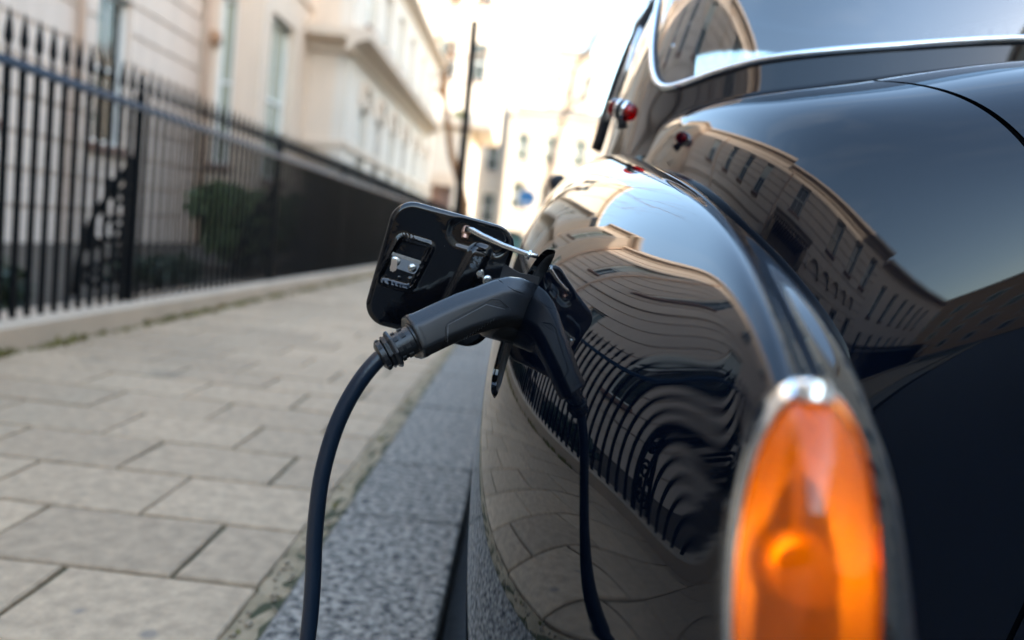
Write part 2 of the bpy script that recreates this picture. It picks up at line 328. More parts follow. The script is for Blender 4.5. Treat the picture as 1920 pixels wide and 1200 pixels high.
# stone plinth under the railing
pl = thing('low_stone_wall', 'low pale stone plinth carrying the black iron railing along the pavement', 'wall')
cuts = [-24, -19.6, -15.2, -10.8, -6.5, -2.2, 2.1, 6.4, 10.7, 15, 19.3, 23.6, 27.9, 32.2, 36]
for i in range(len(cuts)-1):
    MB().bbox(-2.72, -2.40, cuts[i]+.002, cuts[i+1]-.002, -.05, .137, .014).build('stone', M['stone'], pl)
MB().box(-40, -2.70, -60, 36, -.15, .02).build('front_garden_ground', M['earth'])['kind'] = 'structure'
ground_sheet('far_pavement', -30, -.09, 38, 120, -.04, M['slab'])
ground_sheet('opposite_pavement', 7.6, 10.2, -60, 31, -.0, M['slab'])

# ------------------------------------------------------------------ railing
FX = -2.53; BS = 0.1155
fence = thing('iron_railing', 'black iron railing with spear finials standing on the low stone plinth', 'railing', (FX, 0, .137))
def spear(z, s=1.0):
    return [(.010*s, z), (.008*s, z+.008), (.016*s, z+.016), (.008*s, z+.026), (.010*s, z+.045), (.021*s, z+.085), (.014*s, z+.15), (.001, z+.225*s)]
bm_ = MB(); bm_.box(-.0128, .0128, -.0128, .0128, 0, 1.27); bm_.lathe((0, 0, 0), (0, 0, 1), spear(1.27), 6, True, False)
b0 = None; posts = [4.99+2.772*k for k in range(-10, 12)]
rest = MB(); nb = 0
for k in range(-220, 260):
    y = 4.99 + BS*k
    if y > 35.7: continue
    if k % 24 == 0: continue
    if y > 1.6 and nb < 296:
        if b0 is None: b0 = bm_.build('baluster', M['iron'], fence); o = b0
        else: o = inst(b0, 'baluster', (0, 0, 0), fence)
        o.location = (0, y, 0); nb += 1
    elif y <= 1.6:
        o_ = len(rest.v); rest.v += [(v[0], v[1]+y, v[2]) for v in bm_.v]; rest.f += [tuple(i+o_ for i in f) for f in bm_.f]
o = rest.build('balusters_behind', M['iron'], fence); o['kind'] = 'stuff'
MB().bbox(-.026, .026, -24, 35.8, 1.222, 1.262, .008).build('top_rail', M['rail'], fence)
pm = MB(); pm.bbox(-.021, .021, -.021, .021, 0, 1.33, .006); pm.lathe((0, 0, 0), (0, 0, 1), [(.024, 1.33), (.018, 1.345), (.03, 1.37), (.018, 1.395), (.02, 1.42), (.008, 1.46)], 10)
sc = MB()   # back stay with scrolls, stands behind each post
def spiral(cx, cz, r0, r1, a0, turns, n=26):
    return [(cx+(r0+(r1-r0)*t)*math.cos(a0+turns*6.283*t), 0, cz+(r0+(r1-r0)*t)*math.sin(a0+turns*6.283*t)) for t in np.linspace(0, 1, n)]
for (cx, cz, r, a, tn) in ((-.12, .17, .105, 0, 1.25), (-.24, .13, .085, 1.2, 1.2), (-.12, .44, .10, .5, 1.3), (-.25, .36, .05, 2, 1.1), (-.09, .66, .06, .3, 1.2), (-.05, .80, .035, .3, 1.1), (-.07, .30, .05, 2, 1.1)):
    sc.tube(spiral(cx, cz, r, r*.25, a, tn), .019, 6)
sc.tube([(-.36, 0, 0), (-.35, 0, .2), (-.27, 0, .5), (-.14, 0, .72), (-.02, 0, .92)], .024, 6)
sc.tube([(-.02, 0, 0), (-.02, 0, .92)], .02, 6)
sc.lathe((-.3, 0, .34), (0, 1, 0), [(.045, -.012), (.045, .012)], 10); sc.lathe((-.17, 0, .74), (0, 1, 0), [(.04, -.012), (.04, .012)], 10)
p0 = None
for y in posts:
    if y > 35.5: continue
    if p0 is None: p0 = pm.build('post', M['iron'], fence); s0 = sc.build('scroll_stay', M['iron'], fence, smooth=True); a, b = p0, s0
    else: a = inst(p0, 'post', (0, 0, 0), fence); b = inst(s0, 'scroll_stay', (0, 0, 0), fence)
    a.location = (0, y, 0); b.location = (0, y, 0)

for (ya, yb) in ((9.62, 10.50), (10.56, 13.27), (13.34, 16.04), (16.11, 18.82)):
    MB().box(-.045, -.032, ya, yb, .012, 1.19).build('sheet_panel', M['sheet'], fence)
# ------------------------------------------------------------------ shrubs behind the railing
def shrub(name, label, cx, cy_, rx, ry, h, n, m, seed, z0=.02, leaf=.035):
    r = random.Random(seed); t = thing(name, label, 'shrub', (cx, cy_, z0), None); b = MB()
    lob = [(r.uniform(-.5, .5)*rx, r.uniform(-.5, .5)*ry, h*r.uniform(.35, .72), r.uniform(.24, .52)) for _ in range(16)]
    for _ in range(n):
        lx, ly, lz, lr = r.choice(lob); u = r.uniform(-1, 1); a = r.uniform(0, 6.283); q = math.sqrt(1-u*u); rad = lr*(r.random()**.35)
        x, y, z = lx+rx*rad*q*math.cos(a), ly+ry*rad*q*math.sin(a), lz+h*.55*rad*u
        if z < .02: continue
        s = leaf*r.uniform(.6, 1.3); d1 = Vector((r.gauss(0, 1), r.gauss(0, 1), r.gauss(0, 1))).normalized(); d2 = d1.orthogonal().normalized()
        p = Vector((x, y, z)); b.add([p-d1*s, p+d2*s*.5, p+d1*s, p-d2*s*.5], [(0, 1, 2, 3)])
    o = b.build('crown', m, t); o['kind'] = 'stuff'
    tr = MB()
    for k in range(5):
        a = k*1.26; tr.tube([(0, 0, 0), (.1*rx*math.cos(a), .1*ry*math.sin(a), h*.3), (.35*rx*math.cos(a), .35*ry*math.sin(a), h*.62)], [.03, .02, .008], 6)
    tr.build('trunk', M['twig'], t); return t
shrub('clipped_bush', 'rounded dark green bush behind the railing below the bay windows', -3.55, 10.0, .95, 1.35, 1.2, 15000, M['leaf'], 3, leaf=.05)
shrub('dark_bush', 'dark leafy shrub crowding the iron post beside the rounded bush', -3.3, 11.6, .6, .8, 1.15, 7000, M['leaf2'], 4)
shrub('low_hedge_plant', 'low green planting at the foot of the railing nearest the camera', -3.1, 4.0, .35, .9, .42, 3500, M['leaf2'], 5)
shrub('low_border_plant', 'strip of low green planting just past the first scrolled post', -3.1, 6.6, .3, .95, .36, 3000, M['leaf2'], 6)
shrub('dense_bush', 'dense dark shrub mass filling the garden in front of the arched windows', -3.2, 17.0, .5, 5.5, 1.45, 16000, M['leaf2'], 8, leaf=.11)

# ------------------------------------------------------------------ buildings
def strips(mb, plane, x0, thick, y0, y1, z0, z1, wins, course=0.0, groove=.03, depth=.03):
    """wall in the plane x=x0 (or y=x0) between a0..a1, z0..z1 with openings; courses are cut by real grooves"""
    zc = sorted({z0, z1} | {w[2] for w in wins} | {w[3] for w in wins})
    if course:
        k = z0
        while k < z1: zc.append(k); k += course
        zc = sorted({round(z, 3) for z in zc if z0 <= z <= z1})
    def put(a0, a1, b0, b1, d):
        if a1-a0 < 1e-3 or b1-b0 < 1e-3: return
        if plane == 'x': mb.box(x0-thick, x0-d, a0, a1, b0, b1)
        else: mb.box(a0, a1, x0+d, x0+thick, b0, b1)
    for i in range(len(zc)-1):
        za, zb = zc[i], zc[i+1]; zm = (za+zb)/2
        hs = sorted((w[0]-w[1]/2, w[0]+w[1]/2) for w in wins if w[2]-1e-6 <= zm <= w[3]+1e-6)
        a = y0; segs = []
        for h in hs: segs.append((a, h[0])); a = h[1]
        segs.append((a, y1))
        isc = course and abs((za-z0)/course-round((za-z0)/course)) < .02 and i
        for s_ in segs:
            if isc: put(s_[0], s_[1], za, za+groove, depth); put(s_[0], s_[1], za+groove, zb, 0)
            else: put(s_[0], s_[1], za, zb, 0)
def window(par, plane, x0, yc, wd, z0, z1, rev=.16, pane='pane', bars=1, sill=True, out=-1, hood=0, blind=0.0, sillm=None):
    """sash window set back in its reveal; plane 'x' faces +x, plane 'y' faces -y"""
    T = (lambda a, d, z: (x0-d, a, z)) if plane == 'x' else (lambda a, d, z: (a, x0+d, z))
    def bx(mb, a0, a1, d0, d1, b0, b1):
        p, q = T(a0, d0, b0), T(a1, d1, b1); mb.box(min(p[0], q[0]), max(p[0], q[0]), min(p[1], q[1]), max(p[1], q[1]), b0, b1)
    f = MB(); h = z1-z0; t = .07; l, r = yc-wd/2, yc+wd/2; zm = z0+h*.5
    bx(f, l, l+t, rev-.05, rev+.05, z0, z1); bx(f, r-t, r, rev-.05, rev+.05, z0, z1); bx(f, l+t, r-t, rev-.05, rev+.05, z1-t, z1); bx(f, l+t, r-t, rev-.05, rev+.05, z0, z0+t)
    bx(f, l+t, r-t, rev-.03, rev+.04, zm-.03, zm+.03)
    for k in range(bars): 
        y = l+wd*(k+1)/(bars+1); bx(f, y-.012, y+.012, rev-.01, rev+.03, z0+t, zm-.03); bx(f, y-.012, y+.012, rev-.01, rev+.03, zm+.03, z1-t)
    fr = f.build('window', M['whitewood'], par)
    p = MB(); bx(p, l+t*.5, r-t*.5, rev+.012, rev+.02, z0+t*.5, z1-t*.5); p.build('pane', M[pane], fr)
    if blind: 
        p = MB(); bx(p, l+t, r-t, rev+.005, rev+.011, z1-h*blind, z1-t); p.build('blind', M['blind'], fr)
    if sill: 
        s_ = MB(); bx(s_, l-.08, r+.08, -.09, rev-.051, z0-.12, z0-.002); s_.build('sill', sillm or M['stain'], fr)
    return fr
def cornice(par, name, plane, x0, a0, a1, z, prof, m):
    """moulding run along a wall; prof is a list of (projection, dz)"""
    R = []
    for a in (a0, a1): R.append([((x0+p, a, z+dz) if plane == 'x' else (a, x0-p, z+dz)) for p, dz in prof])
    return MB().rings(R, True, True).build(name, m, par)
CORN = [(-.02, 0), (.06, 0), (.08, .08), (.20, .16), (.34, .2), (.36, .34), (-.02, .40)]
BAND = [(-.02, 0), (.05, 0), (.07, .05), (.07, .18), (-.02, .2)]
def grow(par, wins, plane, x0, **k):
    for (yc, wd, z0, z1) in wins: window(par, plane, x0, yc, wd, z0, z1, **k)
# -- house with channelled stucco, near the camera
XA, XB, XC = -7.0, -5.75, -4.72
YB, YC, YE = 16.1, 19.3, 35.6
hA = thing('rusticated_house', 'cream stucco house with channelled courses behind the nearest railing', 'house', (XA, 4, 0))
def L(par, o): o.parent = par; o.matrix_parent_inverse = Matrix.Translation(par.location).inverted(); return o
class Holder:
    """collects children built in world space and parents them under the thing"""
    def __init__(s, t): s.t = t
    def __enter__(s): s.n = set(bpy.data.objects); return s
    def __exit__(s, *a):
        for o in bpy.data.objects:
            if o not in s.n and o.parent is None: L(s.t, o)
with Holder(hA):
    wA = [(y, 1.0, 1.62, 4.05) for y in (3.2, 6.4, 9.6, 12.85)] + [(y, 1.0, 5.9, 8.1) for y in (3.2, 6.4, 9.6, 12.85)]
    mb = MB(); strips(mb, 'x', XA, .4, 1.0, YB-.002, 0, 9.4, wA, course=.5, groove=.05, depth=.035)
    mb.build('wall', M['stucco'])
    MB().box(XA-9, XA-.402, 1.0, YB-.004, 0, 9.4).build('house_block', M['stucco'])
    for i, q in enumerate(wA): window(None, 'x', XA, *q, bars=1, blind=.45 if i % 3 == 1 else 0, pane='pane')
    cornice(None, 'cornice', 'x', XA, 1.0, YB-.003, 9.0, CORN, M['stucco']); cornice(None, 'string_course', 'x', XA, 1.0, YB-.003, 4.98, BAND, M['stucco'])
    MB().box(XA-.3, XA-.02, 1.0, YB-.003, 9.402, 10.0).build('parapet', M['stucco'])
    MB().tube([(XA+.09, 11.75, 0), (XA+.09, 11.75, 9.0)], .055, 10).build('drainpipe', M['pipe'], None, True)
# -- entrance house, mostly behind the camera, seen mirrored in the paintwork
hE = thing('balcony_house', 'stucco house whose bracketed balcony and arches are mirrored in the rear wing', 'house', (XA, -5, 0))
with Holder(hE):
    wE = [(-1.7, 2.3, 1.5, 4.6), (-6.3, 1.1, 1.6, 4.4), (-9.3, 1.1, 1.6, 4.4), (-12.3, 1.1, 1.6, 4.4)] + [(y, 1.1, 6.4, 8.2) for y in (-1.7, -6.3, -9.3, -12.3)]
    mb = MB(); strips(mb, 'x', XA, .4, -14, .998, 0, 8.9, wE, course=.5, groove=.05, depth=.035); mb.build('wall', M['stucco'])
    MB().box(XA-9, XA-.402, -14, .996, 0, 8.9).build('house_block', M['stucco'])
    for q in wE: window(None, 'x', XA, *q, bars=2 if q[1] > 2 else 1)
    cornice(None, 'cornice', 'x', XA, -14, .997, 8.55, CORN, M['stucco'])
    cornice(None, 'balcony_slab', 'x', XA, -3.5, .1, 5.2, [(-.02, 0), (.9, 0), (.95, .1), (1.05, .16), (1.05, .34), (-.02, .36)], M['stucco'])
    for k in range(16): MB().box(XA+.02, XA+.82, -3.42+k*.225, -3.32+k*.225, 5.06, 5.198).build('modillion', M['stucco'])
    for y in (-3.3, -.15):
        MB().rings([[(XA+p, y-.16+dy, z) for p, z in ((-.02, 3.9), (.18, 3.95), (.30, 4.3), (.62, 4.7), (.78, 5.05), (-.02, 5.05))] for dy in (0, .32)]).build('bracket', M['stucco_warm'])
    for k in range(5):
        y = -5.0-k*1.55
        b = MB(); n = 14; R = []
        for a in np.linspace(0, math.pi, n): R.append([(XA+dx, y+(.72+dr)*math.cos(a), 4.95+(.62+dr)*math.sin(a)) for dx, dr in ((-.02, -.06), (.14, -.06), (.14, .1), (-.02, .1))])
        b.rings(R); b.build('arch_moulding', M['stucco_warm'])
    MB().tube([(XA+.09, .3, 0), (XA+.09, .3, 8.5)], .055, 8).build('drainpipe', M['pipe'], None, True)
hF = thing('end_house', 'plain stucco house further back along the same terrace behind the camera', 'house', (XA, -22, 0))
with Holder(hF):
    wF = [(y, 1.1, z, z+2.3) for y in (-16.5, -20, -23.5, -27, -30.5, -34) for z in (1.6, 5.1)]
    mb = MB(); strips(mb, 'x', XA, .4, -40, -14.004, 0, 8.6, wF); mb.build('wall', M['stucco'])
    MB().box(XA-9, XA-.402, -40, -14.004, 0, 8.6).build('house_block', M['stucco'])
    for q in wF: window(None, 'x', XA, *q)
    cornice(None, 'cornice', 'x', XA, -40, -14.006, 8.2, CORN, M['stucco'])
# -- bay house: projecting bay with tall sash windows
hB = thing('bay_house', 'warm stucco house front with a narrow return window and a tall sash window', 'house', (XB, 17.5, 0))
with Holder(hB):
    zt = 9.8
    mb = MB(); strips(mb, 'y', YB, .35, XA-.5, XB-.352, 0, zt, [(-6.48, .36, 1.7, 5.05)]); mb.build('wall', M['stucco_warm'])
    wB = [(17.35, 1.55, 1.55, 5.0), (17.35, 1.55, 6.3, 8.8)]
    mb = MB(); strips(mb, 'x', XB, .35, YB, YC-.003, 0, zt, wB); mb.build('wall', M['stucco_warm'])
    MB().box(XA-9, XB-.4, YB+.36, YC-.004, 0, zt).build('house_block', M['stucco_warm'])
    window(None, 'y', YB, -6.48, .36, 1.7, 5.05, rev=.12, bars=0, pane='pane_pale')
    for i, q in enumerate(wB): window(None, 'x', XB, *q, rev=.2, bars=1, pane='pane_pale', blind=.0)
    cornice(None, 'string_course', 'x', XB, YB, YC-.004, 5.75, BAND, M['stucco_warm'])
    cornice(None, 'cornice', 'x', XB, YB, YC-.004, 9.4, CORN, M['stucco_warm'])
    cornice(None, 'return_cornice', 'y', YB, XA+.01, XB+.3, 9.4, CORN, M['stucco_warm'])
    MB().lathe((XA+.3, YB-.06, 4.05), (0, 0, 1), [(.05, 0), (.12, .1), (.12, .25), (.05, .3)], 8).build('wall_lamp_bracket', M['brick_far'])
    MB().tube([(XA+.16, YB-.07, 0), (XA+.16, YB-.07, 9.3)], .06, 8).build('drainpipe', M['pipe'], None, True)
# -- projecting house with balcony cornice and arched windows
hC = thing('arched_window_house', 'pale stucco house with a deep first floor cornice above a row of arched windows', 'house', (XC, 27, 0))
with Holder(hC):
    zt = 8.3
    mb = MB(); strips(mb, 'y', YC, .35, XA-2, XC-.352, 0, zt, []); mb.build('wall', M['stucco_warm'])
    ya = [21.2, 23.4, 25.7, 28.2, 31.0, 33.7]
    wC = [(y, .95, 1.5, 3.9) for y in ya] + [(y, 1.05, 5.95, 7.5) for y in ya]
    mb = MB(); strips(mb, 'x', XC, .35, YC, YE, 0, zt, wC); mb.build('wall', M['stucco_white'])
    MB().box(XA-9, XC-.4, YC+.36, YE, 0, zt).build('house_block', M['stucco_white'])
    for i, q in enumerate(wC):
        window(None, 'x', XC, *q, rev=.2, pane='pane' if i % 2 else 'pane_pale', sill=i >= 6)
        if i < 6:
            R = []
            for a in np.linspace(0, math.pi, 12): R.append([(XC+dx, q[0]+(.52+dr)*math.cos(a), 3.9+(.52+dr)*math.sin(a)) for dx, dr in ((-.02, 0), (.10, 0), (.10, .16), (-.02, .16))])
            MB().rings(R).build('arch_moulding', M['stucco_warm'])
    CB = [(-.02, 0), (.10, 0), (.14, .14), (.38, .26), (.55, .30), (.57, .52), (-.02, .58)]
    cornice(None, 'balcony_cornice', 'x', XC, YC-.5, YE-1.5, 4.85, CB, M['stucco_warm']); cornice(None, 'return_cornice', 'y', YC, XA+.6, XC-.003, 4.85, CB, M['stucco_warm'])
    cornice(None, 'string_course', 'x', XC, YC, YE, 2.6, BAND, M['stucco_warm']); cornice(None, 'return_string_course', 'y', YC, XA+1.3, XC-.02, 2.6, BAND, M['stucco_warm'])
    cornice(None, 'cornice', 'x', XC, YC-.3, YE, 8.0, CORN, M['stucco_warm'])
    MB().box(XC-5, XC-.25, YC+.3, YE-.3, 8.41, 8.9).build('roof', M['slate'])
# -- white porch house at the corner, in the sun
hD = thing('porch_house', 'sunlit white house at the end of the terrace with an arched doorway', 'house', (-4, 44, 0))
with Holder(hD):
    yD = 41.0
    mb = MB(); strips(mb, 'y', yD, .4, -14, -3.6, 0, 6.6, [(-4.72, 1.15, 0.1, 3.3)]); mb.build('wall', M['stucco_white'])
    strips(mb := MB(), 'y', yD+1.2, .4, -14, -2.4, 6.6, 19, [(-5.2, 1.0, 9, 11), (-3.6, 1.0, 9, 11), (-5.2, 1.0, 13, 15), (-3.6, 1.0, 13, 15)]); mb.build('upper_wall', M['stucco_white'])
    MB().box(-14, -3.62, yD+.42, yD+9, 0, 6.6).build('house_block', M['stucco_white']); MB().box(-14, -2.42, yD+1.62, yD+9, 6.6, 19).build('upper_block', M['stucco_white'])
    for x in (-5.2, -3.6):
        for z in (9, 13): window(None, 'y', yD+1.2, x, 1.0, z, z+2, rev=.2)
    MB().box(-5.25, -4.2, yD+.3, yD+.36, .1, 3.3).build('door', M['stain'])
    R = []
    for a in np.linspace(0, math.pi, 12): R.append([(-4.72+(.575+dr)*math.cos(a), yD-dx, 3.3+(.575+dr)*math.sin(a)) for dx, dr in ((-.02, -.56), (.03, -.56), (.06, .1), (-.02, .12))])
    MB().rings(R).build('arch_moulding', M['stucco_warm'])
    cornice(None, 'porch_cornice', 'y', yD, -14, -3.4, 6.2, CORN, M['stucco_warm']); cornice(None, 'upper_cornice', 'y', yD+1.2, -14, -2.2, 18.3, CORN, M['stucco_warm'])
shrub('door_shrub', 'small bright green shrub beside the arched doorway of the sunlit white house', -5.0, 39.8, .5, .4, 1.2, 900, M['leaf3'], 11, leaf=.09)
shrub('parapet_plant', 'tiny bright green plant on top of the white porch', -4.2, 41.2, .35, .3, .6, 300, M['leaf3'], 12, z0=6.75, leaf=.08)
# -- tall white house behind it and the row closing the street
def far_house(name, label, x0, x1, y, z1, m, cols, rows, z0=2.0, cor=True, dep=12, wm='pane'):
    t = thing(name, label, 'house', ((x0+x1)/2, y, 0))
    with Holder(t):
        ws = [(x0+(x1-x0)*(i+.5)/cols, min(1.2, (x1-x0)/cols*.5), z0+k*(z1-z0)/rows, z0+k*(z1-z0)/rows+(z1-z0)/rows*.6) for i in range(cols) for k in range(rows)]
        mb = MB(); strips(mb, 'y', y, .4, x0, x1, -.1, z1, ws); mb.build('wall', m)
        MB().box(x0, x1, y+.41, y+dep, -.1, z1).build('house_block', m)
        for q in ws: window(None, 'y', y, *q, rev=.2, bars=1, pane=wm)
        if cor: cornice(None, 'cornice', 'y', y, x0, x1, z1-.5, CORN, m)
        MB().box(x0+.3, x1-.3, y+.5, y+dep-.5, z1+.002, z1+.7).build('roof', M['slate'])
    return t
far_house('corner_house', 'tall pale house rising behind the arched doorway house', -12, -2.3, 66, 24, M['stucco_far'], 4, 5)
far_house('low_white_house', 'long sunlit white house closing the end of the street', -2.28, 14, 64, 11.2, M['stucco_far'], 7, 2, 3.4)
far_house('stepped_white_house', 'higher white house block standing up behind the long white house', 0.6, 4.9, 78, 19.5, M['stucco_far'], 3, 4)
far_house('side_white_house', 'white house with a plain roofline to the side of the end of the street', 14.02, 30, 62, 12.0, M['stucco_far'], 6, 3)
# -- row across the road: it shades the street and shows in reflections
for k, (ya, yb, h) in enumerate([(-74, -46, 16), (-46, -24, 17), (-24, -6, 15), (-6, 10, 15), (10, 29, 15)]):
    t = thing('facing_house', ['brick house furthest behind the camera across the road', 'brick house across the road behind the camera', 'stucco house across the road just behind the car', 'stucco house directly across the road from the car', 'stucco house across the road ahead of the car'][k], 'house', (10.2, (ya+yb)/2, 0), 'houses across the road')
    with Holder(t):
        m = M['brick_far'] if k < 2 else M['stucco']
        mb = MB(); mb.box(10.2, 20, ya, yb-.004, -.1, h); mb.build('wall', m)
        n = int((yb-ya)/3.2)
        for i in range(n):
            for z in (1.5, 5, 8.4):
                yc = ya+(yb-ya)*(i+.5)/n; f = MB().box(10.08, 10.198, yc-.6, yc+.6, z, z+2.1).build('window', M['whitewood'])
                p = MB(); p.box(10.06, 10.078, yc-.52, yc-.02, z+.08, z+2.02); p.box(10.06, 10.078, yc+.02, yc+.52, z+.08, z+2.02); p.build('pane', M['pane'], f)
        MB().box(9.95, 10.198, ya, yb-.006, h-.5, h-.1).build('cornice', m)

t = thing('closing_house', 'long brick house closing the street far behind the camera', 'house', (0, -80, 0))
with Holder(t):
    MB().box(-30, 30, -92, -80, -.2, 17.5).build('wall', M['brick_far'])
    for i in range(17):
        for z in (1.5, 5, 8.5, 12):
            x = -28+i*3.4; f = MB().box(x-.6, x+.6, -79.998, -79.9, z, z+2.1).build('window', M['whitewood']); MB().box(x-.5, x+.5, -79.898, -79.88, z+.1, z+2).build('pane', M['pane'], f)
    MB().box(-30, 30, -79.998, -79.7, 16.9, 17.4).build('cornice', M['stucco'])
# ------------------------------------------------------------------ street furniture and trees
sp0 = P(863, 393, 8.3); base = np.array([sp0[0]+.012*0-.01, 8.3, 0]); top = P(890, 42, 8.3)
pst = thing('sign_post', 'tall thin black steel post on the pavement, leaning slightly', 'post', tuple(base))
ax = (top-base); MB().tube([(0, 0, -.02), tuple(ax)], .045, 14).build('shaft', M['iron'], pst, True, auto=50)
MB().lathe((0, 0, 0), (0, 0, 1), [(.075, 0), (.075, .25), (.045, .33), (.04, .36)], 14).build('base_collar', M['iron'], pst, True, auto=50)
MB().lathe(tuple(ax), (0, 0, 1), [(.04, -.02), (.04, .015), (.02, .03)], 14).build('cap', M['iron'], pst, True, auto=50)
c = P(988, 372, 26)
rs = thing('road_sign', 'round blue road sign facing the camera at the far end of the street', 'sign', (c[0], 26, -.04))
zc = c[2]+.04
MB().tube([(0, .05, 0), (0, .05, zc+.2)], .035, 8).build('post', M['zinc'], rs)
MB().lathe((0, 0, zc), (0, 1, 0), [(.285, -.006), (.285, .006)], 28).build('disc', M['signblue'], rs)
MB().lathe((0, 0, zc), (0, 1, 0), [(.30, .007), (.30, .012)], 28).build('rim', M['signwhite'], rs)
b = MB(); b.box(-.19, .19, -.012, -.0065, zc-.2, zc-.13); b.build('white_bar', M['signwhite'], rs)

def tree(name, label, loc, h, r, lean, seed, bark, depth=5):
    rr = random.Random(seed); t = thing(name, label, 'tree', loc); tk = MB(); br = MB()
    def grow_(p, d, l, r0, lv):
        pts = [p]; q = Vector(p); dd = Vector(d)
        for i in range(4):
            dd = (dd+Vector((rr.gauss(0, .12), rr.gauss(0, .12), rr.gauss(.03, .08)))).normalized(); q = q+dd*(l/4); pts.append(q.copy())
        (tk if lv == 0 else br).tube(pts, [r0*(1-.14*i) for i in range(5)], 8 if lv < 2 else 4)
        if lv >= depth: return
        for k in range(rr.randint(2, 3) if lv else 4):
            a = rr.uniform(0, 6.28); sp__ = rr.uniform(.35, .8); o = dd.orthogonal().normalized(); o.rotate(Matrix.Rotation(a, 3, dd))
            nd = (dd*(1-sp__*.4)+o*sp__).normalized(); at = pts[rr.choice((2, 3, 4))] if lv else pts[rr.choice((3, 4))]
            grow_(at, nd, l*rr.uniform(.55, .78), r0*.5, lv+1)
    grow_(Vector((0, 0, 0)), Vector(lean).normalized(), h, r, 0)
    tk.build('trunk', bark, t, True); br.build('crown', M['twig'] if bark != M['bark'] else bark, t); return t
tree('bare_tree', 'bare winter tree with a sunlit orange brown trunk past the thin black post', tuple(np.array([P(878, 385, 37)[0], 37, -.05])), 9.5, .24, (.085, 0, 1), 5, M['bark'], 5)
tree('slender_bare_tree', 'slender bare tree whose faint twigs cross the pale sky', (.9, 44, -.1), 11, .24, (.02, 0, 1), 9, M['twig'], 5)

def far_car(name, label, x, y, m, rz=0):
    t = thing(name, label, 'car', (x, y, -.12))
    prof = [(-2.1, .3), (-2.15, .75), (-1.9, .98), (-1.5, 1.05), (-.9, 1.48), (.6, 1.5), (1.2, 1.05), (2.0, .92), (2.15, .6), (2.1, .3)]
    MB().rings([[(sx*s_, y_, z) for y_, z in prof] for sx, s_ in ((-.85, .96), (-.85, 1), (.85, 1), (.85, .96))]).build('body', m, t, bevel=.03)
    MB().add([(-.62, -1.49, 1.09), (.62, -1.49, 1.09), (.55, -.96, 1.44), (-.55, -.96, 1.44)], [(0, 1, 2, 3)]).build('rear_window', M['pane'], t)
    for sx in (-1, 1):
        MB().add([(sx*.855, -1.2, 1.1), (sx*.855, .9, 1.1), (sx*.855, .5, 1.42), (sx*.855, -.85, 1.42)], [(0, 1, 2, 3)]).build('side_window', M['pane'], t)
        MB().box(sx*.72-.1, sx*.72+.1, -2.17, -2.11, .68, .84).build('tail_lamp', M['cone'], t)
        for yy in (-1.35, 1.35):
            wh = MB().lathe((sx*.78, yy, .31), (1, 0, 0), [(.2, -.1), (.31, -.1), (.31, .1), (.2, .1)], 18).build('wheel', M['tyre'], t)
    t.rotation_euler = (0, 0, rz); return t
far_car('parked_car', 'pale parked car with an orange lamp beside the road sign', .95, 27.5, M['carwhite'])
far_car('parked_car', 'dark teal parked car glimpsed below the round blue sign', -1.35, 41.5, M['shopgreen'], 1.57)
#=====CAR=====
# ------------------------------------------------------------------ the black car
car = thing('vintage_car', 'glossy black vintage car parked at the kerb with its rear wing flap open for charging', 'car', (.84, 2.6, -.12))
def bmat_(n, dens):
    """cubic B-spline basis rows for n control points (end points interpolated)"""
    ts = []
    for i in range(n-1):
        k = dens[i] if hasattr(dens, '__len__') else dens
        ts += [i+j/k for j in range(k)]
    ts.append(n-1.0); return np.array(ts)
def brow(n, t, der=0, periodic=False):
    t = np.asarray(t, float); i = np.clip(np.floor(t).astype(int), 0, n-2 if not periodic else n-1); u = t-i
    if der == 0: w = [(1-u)**3/6, (3*u**3-6*u**2+4)/6, (-3*u**3+3*u**2+3*u+1)/6, u**3/6]
    else: w = [-(1-u)**2/2, (9*u**2-12*u)/6, (-9*u**2+6*u+3)/6, u**2/2]
    B = np.zeros((len(t), n)); r = np.arange(len(t))
    for k in range(4):
        j = i-1+k
        if periodic: np.add.at(B, (r, j % n), w[k]); continue
        lo, hi = j < 0, j > n-1; ok = ~lo & ~hi
        np.add.at(B, (r[ok], j[ok]), w[k][ok])
        np.add.at(B, (r[lo], 0*r[lo]), 2*w[k][lo]); np.add.at(B, (r[lo], 0*r[lo]+1), -w[k][lo])
        np.add.at(B, (r[hi], 0*r[hi]+n-1), 2*w[k][hi]); np.add.at(B, (r[hi], 0*r[hi]+n-2), -w[k][hi])
    return B
class Surf:
    def __init__(s, C, per=False): s.C = np.array(C, float); s.per = per
    def ev(s, a, b, da=0, db=0):
        A = brow(s.C.shape[0], a, da, s.per); B = brow(s.C.shape[1], b, db); return np.einsum('pi,ijk,pj->pk', A, s.C, B)
    def grid(s, ta, tb, da=0, db=0):
        return np.einsum('pi,ijk,qj->pqk', brow(s.C.shape[0], ta, da, s.per), s.C, brow(s.C.shape[1], tb, db))
    def nrm(s, a, b):
        n = np.cross(s.ev(a, b, 1, 0), s.ev(a, b, 0, 1)); return n/np.linalg.norm(n, axis=1)[:, None]
    def inv(s, tgt, axes, a0, b0, it=30):
        """parameters where the chosen two coordinates reach the target"""
        x = np.array([a0, b0], float)
        for _ in range(it):
            p = s.ev([x[0]], [x[1]])[0][list(axes)]; e = np.array(tgt)-p
            J = np.stack([s.ev([x[0]], [x[1]], 1, 0)[0][list(axes)], s.ev([x[0]], [x[1]], 0, 1)[0][list(axes)]], 1)
            d = np.linalg.lstsq(J, e, rcond=None)[0]; x += np.clip(d, -.5, .5)
            x[1] = min(max(x[1], 0), s.C.shape[1]-1)
        return x
